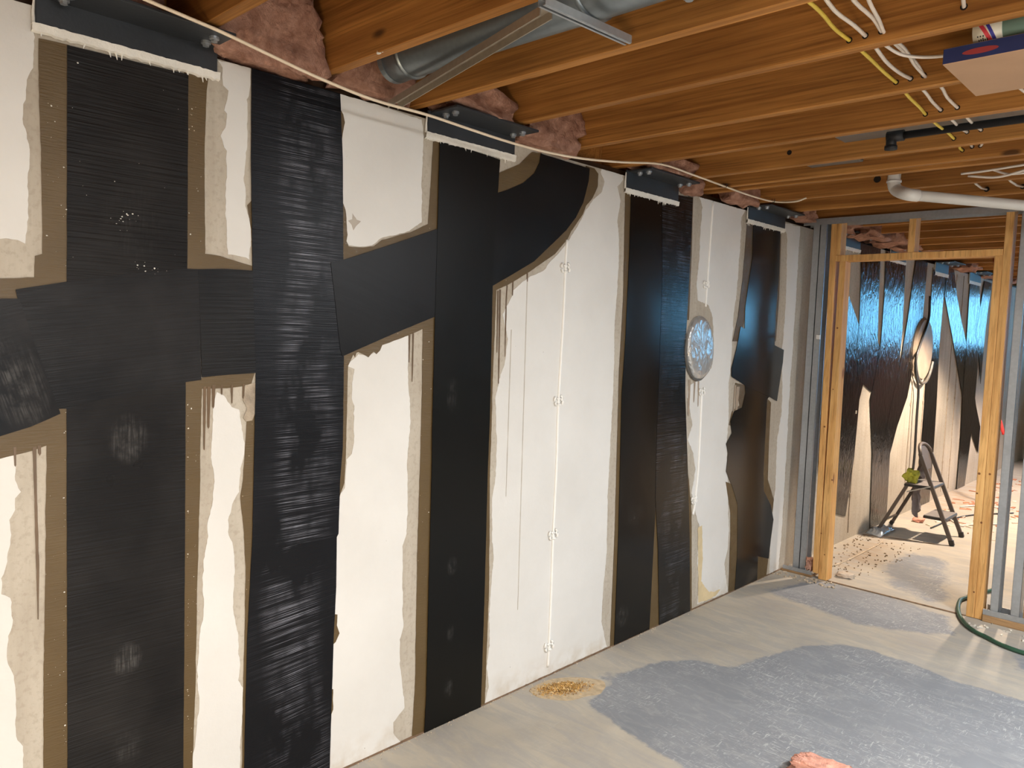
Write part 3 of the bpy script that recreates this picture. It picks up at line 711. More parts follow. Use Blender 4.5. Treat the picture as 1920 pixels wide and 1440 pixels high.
# ------------------------------------------------------------------ steel brackets at the strap tops
BG = 'dark steel angle brackets along the top of the wall'
def bracket(label, y0, y1, z0=2.232, z1=2.300, out=.15, caulk=True, tilt=0.0, seed=0, cth=.018):
    root = empty('steel_bracket', (0, (y0+y1)/2, z0)); tag(root, label, 'bracket', BG)
    bm = bmesh.new(); box(bm, .004, .013, y0, y1, z0, z1+.012, .001)
    box(bm, .013, out, y0+.012, y1-.012, z1+.003, z1+.011, .001)
    adopt(frombm('angle_iron', bm, BRK), root)
    for yy in (y0+.05, y1-.05):
        for dx in (.05, .10):
            bm = bmesh.new(); tube(bm, [(dx, yy, z1+.004), (dx, yy, z1-.004)], .013, 12); tube(bm, [(dx, yy, z1-.003), (dx, yy, z1-.011)], .009, 6)
            adopt(frombm('lag_bolt', bm, GALV), root)
    if caulk:
        bm = bmesh.new(); random.seed(seed+50)
        n_ = max(8, int((y1-y0)/.008)); up = []; lo = []
        for i in range(n_+1):
            y = y0-.008+(y1-y0+.016)*i/n_; e = noise.noise(Vector((y*45, seed, 0)))*.004+noise.noise(Vector((y*130, seed, 3)))*.004
            z_l = z0-cth-abs(e)*1.6; z_u = z0+.002+e*.5
            up.append([bm.verts.new((.004, y, z_u)), bm.verts.new((.016, y, z_u+.001))]); lo.append([bm.verts.new((.013, y, z_l+.003)), bm.verts.new((.003, y, z_l))])
        for i in range(n_):
            a_, b_ = up[i], up[i+1]; c_, d_ = lo[i], lo[i+1]
            bm.faces.new((a_[0], a_[1], b_[1], b_[0])); bm.faces.new((a_[1], c_[0], d_[0], b_[1])); bm.faces.new((c_[0], c_[1], d_[1], d_[0]))
        for i in range(int((y1-y0)*28)):
            y = random.uniform(y0, y1); z = z0-cth; L = random.uniform(.004, .016)
            tube(bm, [(.007, y, z+.004), (.007, y+random.uniform(-.006, .006), z-L)], [.0035, .001], 5)
        adopt(frombm('caulk_bead', bm, CAULK), root)
        bm = bmesh.new(); tube(bm, [(.008, y0-.004, z0), (.008, y0-.005, z0+.03), (.008, y0-.002, z1)], [.005, .004, .0025], 5); adopt(frombm('caulk_bead', bm, CAULK), root)
    return root
bracket('largest dark steel bracket, nearest, over the foremost wide strap', .552, 1.00, 2.238, 2.300, .15, seed=1, cth=.017)
bracket('dark steel bracket over the smooth third strap, touched by the cream cable', 1.768, 2.212, 2.232, 2.298, .15, seed=2, cth=.020)
bracket('dark steel bracket over the twin straps', 2.968, 3.418, 2.222, 2.296, .14, seed=3, cth=.018)
bracket('dark steel bracket over the strap with the torn flap', 4.172, 4.66, 2.230, 2.300, .14, seed=4, cth=.018)
bracket('dark bracket on the far wall directly behind the left door post top', 5.50, 5.95, 2.225, 2.3, .14, seed=5)
bracket('dark bracket on the far wall hidden partly by the door header', 6.62, 7.0, 2.22, 2.3, .14, seed=6)
bracket('dark bracket on the far wall above the slim strap behind the ladder', 7.85, 8.27, 2.215, 2.3, .16, seed=7, cth=.03)
bracket('farthest dark bracket, beside the right door post', 9.05, 9.5, 2.215, 2.3, .16, seed=8, cth=.03)

# ------------------------------------------------------------------ ceiling: joists, subfloor, sill
ceil = tag(empty('ceiling', (0, 0, ZJ)), kind='structure')
JF = [-3.2, -2.79, -2.38, -1.97, -1.56, -1.15, -.74, -.32, .09, .52, .950, 1.368, 1.766, 2.148, 2.585, 2.982, 3.398, 3.680, 3.792, 4.202, 4.600]
y = 5.0
while y < YE-.05: JF.append(y); y += .4064
JT = .038; JH = .235; joists = []
for i, yf in enumerate(JF):
    bm = bmesh.new(); L = XR+.12; nseg = 24
    # subtle uneven underside and bowed faces
    prev = None
    secs = []
    for k in range(nseg+1):
        x = -.12+L*k/nseg; j = noise.noise(Vector((x*1.1, yf*3, 0)))*.0025
        secs.append([bm.verts.new((x, yf-JT+j+dy, ZJ+dz)) for dy, dz in ((.002, 0), (JT-.002, 0), (JT, .002), (JT, JH), (0, JH), (0, .002))])
    for A, B in zip(secs, secs[1:]):
        for q in range(6): bm.faces.new((A[q], A[(q+1) % 6], B[(q+1) % 6], B[q]))
    bm.faces.new(secs[0]); bm.faces.new(secs[-1][::-1])
    o = frombm('joist', bm, JW, None, False, (0, yf, ZJ)); adopt(o, ceil); joists.append(o)
for k in range(7):
    for j in range(14):
        y0 = YB+j*1.2; x0 = -.14+k*1.2
        if x0 > XR or y0 > YE: continue
        bm = bmesh.new(); box(bm, x0+.001, min(x0+1.199, XR), y0+.001, min(y0+1.199, YE), ZJ+JH, ZJ+JH+.018)
        adopt(frombm('subfloor_panel', bm, JW2), ceil)
bm = bmesh.new(); box(bm, -.19, -.05, YB, YE, H, ZJ, .002); adopt(frombm('sill_plate', bm, m_wood('dark_sill_wood', (.05, .025, .012), (.10, .05, .022), (9, 1, 9), knots=False)), ceil)
bm = bmesh.new(); box(bm, -.16, -.122, YB, YE, ZJ, ZJ+JH); adopt(frombm('rim_joist', bm, JW), ceil)

# dark discs, painted shade of drilled holes where cables enter joist faces
def hole(x, y, z, r=.0085):
    bm = bmesh.new(); tube(bm, [(x, y-.0012, z), (x, y+.004, z)], r, 12); adopt(frombm('drill_hole_shade', bm, HOLE_SHADE), ceil)

# insulation tufts in the joist bays over the wall
IG = 'pink insulation tufts between joists'
def tuft(label, c, s, seed, amp=.32, sub=3): tag(lump('insulation_tuft', c, s, INS, None, seed, sub, amp, 2.2), label, 'insulation', IG)
tuft('pink insulation tuft at the very top left, left of the first visible joist', (-.03, .72, 2.44), (.08, .12, .085), 1)
tuft('big pink insulation tuft right of the largest bracket, filling the joist bay', (-.01, 1.14, 2.41), (.085, .165, .12), 2, .25, 4)
tuft('dim pink insulation behind the round duct end', (-.03, 1.55, 2.40), (.07, .155, .09), 3)
tuft('pink insulation shreds above the second bracket', (.05, 1.95, 2.365), (.085, .15, .045), 4, .5)
tuft('bright pink insulation tuft right of the second bracket', (.02, 2.37, 2.37), (.075, .165, .085), 5, .25, 4)
tuft('pink insulation shreds above the twin strap bracket', (.07, 3.17, 2.36), (.075, .16, .045), 6, .45)
tuft('small pink insulation tuft at the right end of the third bracket', (.03, 3.50, 2.31), (.05, .055, .04), 7, .25)
tuft('pink insulation sheet fold before the fourth bracket', (.05, 3.98, 2.34), (.06, .15, .045), 8, .4)
tuft('pinkish paper edge at the right end of the fourth bracket', (.08, 4.76, 2.32), (.05, .11, .03), 9, .3)
for i, (yy, xx_) in enumerate(((5.3, .08), (5.75, .1), (6.15, .12), (6.6, .1), (7.2, .1), (8.6, .05), (9.7, .05), (10.6, .05))):
    tuft('pink insulation tuft over the far wall, %s seen through the framing' % ('nearest', 'second', 'third', 'fourth', 'fifth', 'sixth', 'seventh', 'last')[i], (xx_, yy, 2.35), (.11, .17, .06), 20+i, .5)

# ------------------------------------------------------------------ cream cable along the wall top
CX = .18
cp = [(275, 0), (345, 30), (420, 62), (510, 105), (600, 147), (700, 187), (800, 215), (880, 242), (950, 265), (1020, 284), (1090, 297), (1165, 304), (1240, 308)]
P = [atx(-50+100, -100, CX)] if False else [atx(140, -60, CX)]
P += [atx(p[0], p[1], CX) for p in cp] + [atx(x, y_, CX-.01) for x, y_ in ((1300, 328), (1360, 350), (1405, 366), (1450, 378))]
P += [atx(1490, 378, .30), atx(1512, 371, .36)]
bm = bmesh.new(); tube(bm, catmull(P, 5), .0048, 8)
cab = tag(frombm('ceiling_cable', bm, CREAM, None, True), 'cream cable sagging along the wall top under the joists', 'cable')
for s in ((1240, 308), (1360, 350), (1450, 378)):
    q = atx(*s, CX-.005); bm = bmesh.new()
    tube(bm, [q+Vector((-.008, 0, .014)), q+Vector((-.006, 0, -.004)), q+Vector((.006, 0, -.004)), q+Vector((.008, 0, .014))], .0018, 5)
    adopt(frombm('staple', bm, BLACKM), cab)
bm = bmesh.new(); tube(bm, catmull([atx(670, 176, .02), atx(740, 197, .02), atx(800, 212, .02)], 5), .0022, 6)  # thin dark tube just off the wall top
tag(frombm('thin_dark_line', bm, BLKP, None, True), 'thin dark line along the wall top left of the second bracket', 'wire')

# ------------------------------------------------------------------ cables through the joists
WG = 'cables running through the joists'
faces = [yf-JT for yf in JF if 1.3 < yf < 5.0]
def wire(label, pts, mat, r=.0045, sag=.02, holes=True, flat=1.0):
    """pts: (x, y, z) at joist near faces"""
    P = []
    for i, (x, y, z) in enumerate(pts):
        P.append(Vector((x, y, z)))
        if i+1 < len(pts):
            a = Vector((x, y+JT, z)); b = Vector(pts[i+1]); P.append(a)
            s = random.uniform(-.5, 1)*sag; k = random.uniform(-.006, .006)
            P.append(a.lerp(b, .35)+Vector((k, 0, -s))); P.append(a.lerp(b, .7)+Vector((-k, 0, -s*.8)))
    bm = bmesh.new(); tube(bm, catmull(P, 3), r, 7, flat)
    tag(frombm('joist_cable', bm, mat, None, True), label, 'cable', WG)
    if holes:
        for (x, y, z) in pts[1:]: hole(x, y, z)
JN = {k: v-JT for k, v in zip('bcdefghHij', [1.368, 1.766, 2.148, 2.585, 2.982, 3.398, 3.680, 3.792, 4.202, 4.600])}
def chain(x0, x1, z, ks='bcdefghHij', jit=.006):
    n_ = len(ks); return [(x0+(x1-x0)*i/(n_-1)+random.uniform(-jit, jit), JN[k], z+random.uniform(-.004, .004)) for i, k in enumerate(ks)]
wire('yellow cable passing through the joists, leftmost of the bundle', [(1.37, JN['b'], 2.35), (1.352, JN['c'], 2.346), (1.337, JN['d'], 2.345), (1.317, JN['e'], 2.349), (1.289, JN['f'], 2.345), (1.274, JN['g'], 2.347), (1.235, JN['h'], 2.36)], YELLOW, .0052, .004)
wire('white cable next to the yellow one in the joists', [(1.41, JN['b'], 2.35), (1.395, JN['c'], 2.348), (1.378, JN['d'], 2.347), (1.358, JN['e'], 2.352), (1.337, JN['f'], 2.351), (1.318, JN['g'], 2.365), (1.27, JN['h'], 2.37)], WHITE, .0052, .02)
wire('upper white cable of the crossing pair in the joists', [(1.50, JN['b'], 2.36), (1.445, JN['c'], 2.36), (1.418, JN['d'], 2.349), (1.395, JN['e'], 2.354), (1.388, JN['f'], 2.351), (1.365, JN['g'], 2.366), (1.30, JN['h'], 2.37)], WHITE, .0052, .022)
wire('lower white cable of the crossing pair in the joists', [(1.46, JN['b'], 2.36), (1.49, JN['c'], 2.35), (1.424, JN['d'], 2.345), (1.40, JN['e'], 2.349)], WHITE, .0048, .02, False)
wire('white cable entering a joist at the top right corner', [(1.70, JN['b'], 2.37), (1.66, JN['c'], 2.37), (1.606, JN['d'], 2.362), (1.57, JN['e'], 2.36), (1.60, JN['f'], 2.35)], WHITE, .0048, .02)
wire('second white cable entering a joist at the top right corner', [(1.76, JN['b'], 2.375), (1.70, JN['c'], 2.385), (1.655, JN['d'], 2.375), (1.66, JN['e'], 2.37), (1.67, JN['f'], 2.345)], WHITE, .0045, .018)
bm = bmesh.new(); tube(bm, catmull([(1.405, 2.16, 2.335), (1.43, 2.25, 2.325), (1.49, 2.33, 2.33), (1.56, 2.36, 2.34), (1.62, 2.37, 2.35)], 5), .0045, 7)
tag(frombm('joist_cable', bm, WHITE, None, True), 'short white cable bending toward the blue box', 'cable', WG)
for i, (a_, b_, c_) in enumerate((((1802, 326), (1850, 320), (1925, 308)), ((1815, 330), (1870, 332), (1925, 318)), ((1860, 318), (1890, 326), (1925, 324)))):
    bm = bmesh.new(); tube(bm, catmull([aty(*a_, 3.95+i*.03), aty(*b_, 3.95+i*.03), aty(*c_, 3.95+i*.03)], 6), .0055, 6)
    tag(frombm('joist_cable', bm, WHITE, None, True), ('upper', 'middle', 'lower')[i]+' cream cable lying along the far joist near the drain pipe', 'cable', WG)
hole(1.215, JN['i'], 2.345)
for i, (px, py, q) in enumerate(((1830, 345, (1850, 355)), (1895, 340, (1918, 350)))):
    bm = bmesh.new(); a_ = aty(px, py, 4.25); b_ = aty(q[0], q[1], JN['j']); tube(bm, [a_+Vector((-.02, -.04, .03)), a_, b_.lerp(a_, .5)-Vector((0, 0, .006)), b_], .0055, 6)
    tag(frombm('joist_cable', bm, WHITE, None, True), ('left', 'right')[i]+' short cable between the last joists above the drain pipe', 'cable', WG)
    hole(b_.x, JN['j'], b_.z, .013)
# hole discs in joist faces, shade given as dark colour
for px, py, k, r in ((1480, 286, 'g', .011), (1645, 336, 'i', .018), (1663, 265, 'g', .001)):
    if r > .002: q = aty(px, py, JN[k]-.001); hole(q.x, JN[k], q.z, r)

# ------------------------------------------------------------------ ducts and pipes
dc = [aty(690, 148, 1.56), aty(1120, -2, 1.56)]
bm = bmesh.new()
rad = [.066, .068, .068, .068, .068, .068, .070, .078, .09, .098, .10, .10, .10, .10]
pts = [Vector((.10+i*.09, 1.548, 2.332+rad[i])) for i in range(14)]
tube(bm, pts, rad, 28)
for i in (1, 9): tube(bm, [pts[i], pts[i]+Vector((.012, 0, 0))], rad[i]+.006, 28)
dct = frombm('round_duct', bm, DUCT, None, True); tag(dct, 'round grey galvanised duct hanging in the joist bay near the wall', 'duct')
bm = bmesh.new(); tube(bm, [pts[0]+Vector((-.002, 0, 0)), pts[0]+Vector((.02, 0, 0))], .068, 28); adopt(frombm('duct_collar', bm, DUCT), dct)
# slanted channel bar and rail under the duct
bm = bmesh.new(); a_ = Vector((.05, 1.585, 2.288)); b_ = Vector((.905, 1.385, 2.309))
bar(bm, a_, b_, .034, .003); d_ = (b_-a_).normalized().cross(Vector((0, 0, 1)))
bar(bm, a_+d_*.017+Vector((0, 0, -.010)), b_+d_*.017+Vector((0, 0, -.010)), .003, .022); bar(bm, a_-d_*.017+Vector((0, 0, -.010)), b_-d_*.017+Vector((0, 0, -.010)), .003, .022)
tag(frombm('metal_channel', bm, m_galv('dusty_channel', (.50, .44, .36), .6)), 'tan and grey metal channel slanting below the round duct', 'channel')
bm = bmesh.new(); a_ = Vector((.936, 1.335, 2.300)); b_ = Vector((.952, 1.650, 2.300))
for dx, dz, w_, h_ in ((-.011, 0, .002, .018), (.011, 0, .002, .018), (0, .009, .024, .002), (-.007, -.009, .006, .002), (.007, -.009, .006, .002)):
    bar(bm, a_+Vector((dx, 0, dz)), b_+Vector((dx, 0, dz)), w_, h_)
tag(frombm('metal_rail', bm, GALV), 'short galvanised rail under the joists near the duct', 'rail')
bm = bmesh.new(); box(bm, .86, 3.6, 3.02, 3.345, 2.385, 2.50, .004)
for x in (1.5, 2.4, 3.2): box(bm, x, x+.03, 3.015, 3.350, 2.38, 2.505)
tag(frombm('flat_duct', bm, m_galv('blue_grey_duct', (.34, .42, .48), .3)), 'flat blue-grey sheet metal duct between far joists', 'duct')
bm = bmesh.new(); box(bm, .60, .84, 3.42, 3.63, 2.36, 2.44, .004)
tag(frombm('metal_vent_boot', bm, bpy.data.materials['blue_grey_duct']), 'small blue-grey metal box between joists left of the drain pipe', 'vent')
bm = bmesh.new(); cyl(bm, (1.10, 3.19, 2.345), (3.4, 3.22, 2.345), .014, 14)
gp = tag(frombm('iron_pipe', bm, BLACKM, None, True), 'black iron pipe with an end fitting below the flat duct', 'pipe')
bm = bmesh.new(); cyl(bm, (1.085, 3.19, 2.345), (1.145, 3.19, 2.345), .021, 14); tube(bm, [(1.10, 3.19, 2.35), (1.10, 3.19, 2.30)], .019, 14); tube(bm, [(1.10, 3.19, 2.31), (1.10, 3.19, 2.296)], .023, 14); adopt(frombm('pipe_fitting', bm, BLACKM, None, True), gp)
# PVC drain
p0 = atz(1677, 340, ZJ); pe = atz(1925, 397, 2.200)
yy = 3.97
A = Vector((.885, 3.93, 2.36)); B = Vector((.885, 3.93, 2.285)); Cc = Vector((.93, 4.0, 2.232))
dirv = (atz(1920, 385, 2.215)-atz(1720, 368, 2.230)); 
T1 = atz(1712, 366, 2.232); T2 = atz(1920, 386, 2.214); T3 = T1+(T2-T1)*4.5; T3.z = 2.16
e0 = atz(1676, 345, 2.30)
arc = catmull([e0+Vector((0, 0, .05)), e0, e0+(T1-e0)*.18+Vector((0, 0, -.02)), T1-(T2-T1)*.05+Vector((0, 0, .002)), T1+(T2-T1)*.04], 7)
bm = bmesh.new(); tube(bm, [T1, T1+(T3-T1)*.5, T3], .0245, 20)
dp = tag(frombm('drain_pipe', bm, PVC, None, True), 'white plastic drain pipe with an elbow under the far joists', 'pipe')
bm = bmesh.new(); tube(bm, arc, .0285, 20); adopt(frombm('elbow', bm, PVC, None, True), dp)
bm = bmesh.new(); tube(bm, [e0+Vector((0, 0, .006)), e0+Vector((0, 0, .016))], .033, 20); adopt(frombm('elbow_hub_ring', bm, PVC, None, True), dp)

# ------------------------------------------------------------------ blue box and paper tube stuck between joists
BLUE = m_plain('dark_blue_carton', (.018, .030, .115), .5, 0, .25, 5, 0); CARD = m_plain('plain_cardboard', (.45, .28, .17), .8, 0, .06, 6, .1)
x0 = 1.542; x1 = 2.25; bx0, bx1 = 2.20, 2.53; bz0, bz1 = 2.262, 2.302
bm = bmesh.new(); box(bm, x0, x1, bx0, bx1, bz0, bz1, .0015)
for f in bm.faces: f.material_index = 1 if (f.calc_center_median().z < bz0+.001 or f.calc_center_median().z > bz1-.001) else 0
cb = frombm('flat_carton', bm, [BLUE, CARD], None, False, ((x0+x1)/2, bx0, bz0)); cb.rotation_euler = (0, radians(0), 0)
tag(cb, 'flat dark blue carton with plain bottom wedged under the joists at right', 'box')
bm = bmesh.new()
c_ = [(1.626+.040*cos(2*pi*k/24), 2.281+.0075*sin(2*pi*k/24)) for k in range(24)]
fv = [bm.verts.new((x, bx0-.0006, z+.10*(x-1.626)*0)) for x, z in c_]; bm.faces.new(fv)
adopt(tag(frombm('red_emblem', bm, m_plain('red_emblem', (.32, .04, .04), .5, 0, .1, 9, 0)), 'blurred red oval emblem'), cb)
tb0 = Vector((1.606, 2.235, 2.334)); tb1 = Vector((2.3, 2.235, 2.345)); TR = .0305
bm = bmesh.new(); tube(bm, [tb0, tb1], TR, 28)
tbm = tag(frombm('paper_tube', bm, m_plain('pale_green_paper', (.26, .42, .36), .6, 0, .05, 4, 0), None, True), 'pale green tube with a white label lying on the blue carton', 'tube')
bm = bmesh.new(); tube(bm, [tb0+Vector((-.002, 0, 0)), tb0+Vector((.062, 0, .001))], TR+.0007, 28); adopt(tag(frombm('label_band', bm, m_plain('cream_label', (.85, .80, .66), .5, 0, .04, 9, 0), None, True), 'white label band'), tbm)
# curved stripes and small print wrapped on the label
def wrapstrip(x_of, w_, a0, a1, mat, nm, R=TR+.0012):
    bm = bmesh.new(); prev = None
    for i in range(13):
        t = a0+(a1-a0)*i/12; xm = x_of(i/12)
        r_ = [bm.verts.new((tb0.x+xm+s*w_/2, tb0.y-R*cos(t), tb0.z+R*sin(t))) for s in (-1, 1)]
        if prev: bm.faces.new((prev[0], prev[1], r_[1], r_[0]))
        prev = r_
    adopt(frombm(nm, bm, mat), tbm)
REDS = m_plain('label_red', (.70, .05, .07), .5, 0, .03, 9, 0); BLUS = m_plain('label_blue', (.05, .05, .35), .5, 0, .03, 9, 0)
wrapstrip(lambda t: .036-.022*(t**1.5), .010, -1.1, .35, REDS, 'red_stripe')
wrapstrip(lambda t: .046-.020*(t**1.5), .008, -1.1, .5, BLUS, 'blue_stripe')
for k in range(5):
    wrapstrip(lambda t, k=k: .012+.0045*k, .0022, -1.02+.06*(k % 2), -.80+.05*(k % 3), BLKP, 'print_mark', TR+.0012)
for k in range(3): wrapstrip(lambda t, k=k: .010+.006*k, .0030, -.62, -.5, BLKP, 'print_mark', TR+.0012)

# ------------------------------------------------------------------ stud partition with door opening
part = tag(empty('wall_back', (0, PY, 0)), kind='structure')
D = .089
def lumber(name, x0, x1, z0, z1, y0=PY, d=D, mat=STUD):
    bm = bmesh.new(); box(bm, x0, x1, y0, y0+d, z0, z1, .0018); o = frombm(name, bm, mat, None, False, ((x0+x1)/2, y0, z0)); adopt(o, part); return o
DH = 2.046
def lean(name, x0b, x1b, x0t, x1t, z0, z1, y0=PY, d=D):
    bm = bmesh.new(); vs = box(bm, 0, 1, y0, y0+d, z0, z1)
    for v_ in vs:
        t = (v_.co.z-z0)/(z1-z0); a_ = x0b+(x0t-x0b)*t; b_ = x1b+(x1t-x1b)*t
        v_.co.x = a_ if v_.co.x < .5 else b_
    bmesh.ops.bevel(bm, geom=list(bm.edges), offset=.0018, segments=1, affect='EDGES')
    o = frombm(name, bm, STUD, None, False, ((x0b+x1b)/2, y0, z0)); adopt(o, part)
lean('king_stud', .218, .256, .197, .235, .035, ZJ-.005)
lean('trimmer_stud', .257, .310, .262, .300, .001, DH)
lumber('header', .236, 1.146, DH, DH+.038)
lean('trimmer_stud', 1.107, 1.147, 1.107, 1.147, .002, DH)
lean('king_stud', 1.148, 1.186, 1.148, 1.186, .002, ZJ-.005)
lumber('cripple_stud', .655, .693, DH+.039, ZJ-.005)
lumber('cripple_stud', .237, .262, DH+.039, ZJ-.005)
bm = bmesh.new(); box(bm, .312, 1.105, PY-.002, PY+.010, .0, .006, .001, .001); adopt(frombm('threshold_residue', bm, m_plain('brown_glue_line', (.22, .14, .08), .8, 0, .4, 30, .5)), part)
def cstud(x0, z0, z1, fl=.040, open_right=True, y0=PY, name='metal_stud', dep=.092):
    t = .0012; s = 1 if open_right else -1
    bm = bmesh.new()
    def bb(a, b, c, d_): box(bm, min(a, b), max(a, b), c, d_, z0, z1)
    bb(x0, x0+s*t, y0, y0+dep); bb(x0, x0+s*fl, y0, y0+t); bb(x0, x0+s*fl, y0+dep-t, y0+dep)
    bb(x0+s*(fl-t), x0+s*fl, y0, y0+.010); bb(x0+s*(fl-t), x0+s*fl, y0+dep-.010, y0+dep)
    adopt(frombm(name, bm, GALV), part)
    for z in (.45, 1.06, 1.67):
        bm = bmesh.new(); w2 = .018
        box(bm, x0+s*t-.0008*s if s < 0 else x0+t, x0+t+.001 if s > 0 else x0-t, y0+.03, y0+.062, z-.05, z+.05)
        adopt(frombm('knockout_shade', bm, HOLE_SHADE), part)  # solid dark plate, paints in the shade of a punched opening
cstud(.118, .003, ZJ-.003, .042, False, PY+.02)
cstud(.122, .003, ZJ-.003, .040, True, PY+.02)
cstud(1.222, .045, ZJ-.003, .040, True)
cstud(1.362, .045, ZJ-.003, .042, False)
for x in (1.76, 2.17, 2.58, 2.99, 3.40, 3.81): cstud(x, .045, ZJ-.003, .040, True)
lumber('furring_strip', 1.378, 1.392, .0, ZJ-.003, PY, .05, PLATE)
# tracks
t = .0012
bm = bmesh.new(); box(bm, .02, XR, PY-.004, PY+.10, ZJ-.0015, ZJ-.0003); box(bm, .02, XR, PY-.005, PY-.004, ZJ-.040, ZJ-.001); box(bm, .02, XR, PY+.100, PY+.101, ZJ-.040, ZJ-.001)
adopt(frombm('top_track', bm, GALV), part)
for xa, xb in ((1.190, XR),):
    bm = bmesh.new(); box(bm, xa, xb, PY-.004, PY+.10, .0385, .040); box(bm, xa, xb, PY-.006, PY-.004, .0385, .070); box(bm, xa, xb, PY+.1, PY+.102, .0385, .070)
    adopt(frombm('bottom_track', bm, GALV), part)
    bm = bmesh.new(); box(bm, xa, xb, PY-.014, PY+.105, 0, .038, .002); adopt(frombm('bottom_plate', bm, PLATE), part)
bm = bmesh.new(); box(bm, .02, .214, PY-.004, PY+.10, .016, .018); box(bm, .02, .214, PY-.006, PY-.004, .016, .040); adopt(frombm('bottom_track', bm, GALV), part)
bm = bmesh.new(); box(bm, .01, .216, PY-.01, PY+.10, 0, .015, .003); adopt(frombm('bottom_plate', bm, PLATE), part)
# clip on the left metal stud
bm = bmesh.new(); q = aty(1533, 632, PY); box(bm, q.x-.012, q.x+.012, PY+.002, PY+.02, q.z-.014, q.z+.014, .002); adopt(frombm('stud_clip', bm, PVC), part)

# knots on posts
KN = m_plain('knot_wood', (.20, .075, .02), .6, 0, .3, 40, 0)
for px, py, r in ((1570, 615, .006), (1562, 730, .004), (1546, 800, .006), (1560, 900, .005), (1540, 1000, .004), (1546, 1040, .004), (1836, 888, .007), (1856, 889, .006), (1832, 925, .005), (1840, 980, .006), (1826, 1110, .005), (1815, 1000, .004)):
    q = aty(px, py, PY); bm = bmesh.new(); tube(bm, [(q.x, PY-.0008, q.z), (q.x, PY+.003, q.z)], r, 9); adopt(frombm('knot', bm, KN), part)

# ------------------------------------------------------------------ step ladder
lad = empty('step_ladder', (.35, 6.75, 0)); tag(lad, 'small grey two-step folding ladder with a cloth on it in the far room', 'ladder')
def part_(name, bm, mat, smooth=False): return adopt(frombm(name, bm, mat, None, smooth), lad)
yn, yf = 6.565, 6.925
top = Vector((.315, 0, .735))
for i, (yy, fx) in enumerate(((yn, .620), (yf, .600))):
    bm = bmesh.new(); y_ = yy; yt = yy+(.045 if i == 0 else -.045)
    a_ = Vector((fx, y_, .012)); b_ = Vector((.345, yt, .66)); bar(bm, a_, b_, .030, .020, (0, 1, 0), .003); part_('front_leg', bm, LAD)
    bm = bmesh.new(); bar(bm, a_+Vector((.004, 0, -.010)), a_+Vector((-.008, 0, .03)), .036, .026, (0, 1, 0), .003); part_('foot', bm, BLKP)
# top hoop
bm = bmesh.new(); ya, yb = yn+.045, yf-.045; hp = []
for k in range(13):
    t_ = pi*k/12; hp.append(Vector((.345-.035*sin(t_), (ya+yb)/2-(yb-ya)/2*cos(t_)*(1-.12*sin(t_)), .66+.082*sin(t_)**.7 if 0 < k < 12 else .66)))
tube(bm, hp, .014, 8); part_('top_hoop', bm, LAD, True)
bm = bmesh.new(); pv = []
for k in range(17):
    t_ = 2*pi*k/16
for sx in (-.004, .004):
    pv.append([bm.verts.new((.352-.10*(0-.0)+sx-(.35-.352)*0 + (.60-zz)*.30, yy, zz)) for yy, zz in ((ya+.015, .70), (ya+.05, .725), (yb-.05, .725), (yb-.015, .70), (yb-.012, .60), (yb-.06, .545), (ya+.06, .545), (ya+.012, .60))])
bm.faces.new(pv[0]); bm.faces.new(pv[1][::-1])
for k in range(8): bm.faces.new((pv[0][k], pv[0][(k+1) % 8], pv[1][(k+1) % 8], pv[1][k]))
part_('back_panel', bm, LAD)
for i, (yy) in enumerate((yn+.02, yf-.02)):
    bm = bmesh.new(); bar(bm, (.075, yy, .012), (.275, yy+(.01 if i == 0 else -.01), .43), .026, .018, (0, 1, 0), .003); part_('rear_leg', bm, LAD)
    bm = bmesh.new(); bar(bm, (.070, yy, .004), (.084, yy, .034), .032, .024, (0, 1, 0), .003); part_('foot', bm, BLKP)
bm = bmesh.new(); bar(bm, (.115, yn+.02, .10), (.115, yf-.02, .10), .016, .010, (0, 0, 1)); part_('rear_brace', bm, LAD)
for nm, xa, xb, z in (('upper_step', .245, .455, .425), ('lower_step', .400, .565, .195)):
    bm = bmesh.new(); box(bm, xa, xb, yn+.02, yf-.02, z-.022, z-.002, .003); st = part_(nm, bm, BLKP)
    bm = bmesh.new(); box(bm, xa+.004, xb-.004, yn+.024, yf-.024, z-.002, z+.003, .001); tr = frombm('tread', bm, LADS); tr.parent = st; tr.matrix_parent_inverse = Matrix.Translation(-st.matrix_basis.translation)
bm = bmesh.new(); cyl(bm, (.44, yn+.004, .43), (.27, yn+.02, .36), .005, 8); part_('hinge_brace', bm, GALV)

def cloth(name, c, w_, h_, mat, lab, cat, seed=0, thick=.004, tilt=0.0, axis='y'):
    bm = bmesh.new(); n1, n2 = 10, 12; g = {}
    for side in (0, 1):
        for i in range(n1+1):
            for j in range(n2+1):
                u = i/n1-.5; v_ = j/n2
                ww = w_*(1-.25*sin(v_*2+seed))
                x = .018*sin(u*14+seed+v_*3)+.012*noise.noise(Vector((u*5, v_*5, seed)))+side*thick+tilt*v_
                g[side, i, j] = bm.verts.new((c[0]+x, c[1]+u*ww+.02*noise.noise(Vector((v_*4, seed, 0))), c[2]-v_*h_*(1+.12*sin(u*6+seed))))
    for side in (0, 1):
        for i in range(n1):
            for j in range(n2): bm.faces.new((g[side, i, j], g[side, i+1, j], g[side, i+1, j+1], g[side, i, j+1]))
    for i in range(n1):
        for j in (0, n2): bm.faces.new((g[0, i, j], g[0, i+1, j], g[1, i+1, j], g[1, i, j]))
    for j in range(n2):
        for i in (0, n1): bm.faces.new((g[0, i, j], g[0, i, j+1], g[1, i, j+1], g[1, i, j]))
    return tag(frombm(name, bm, mat, None, True), lab, cat)
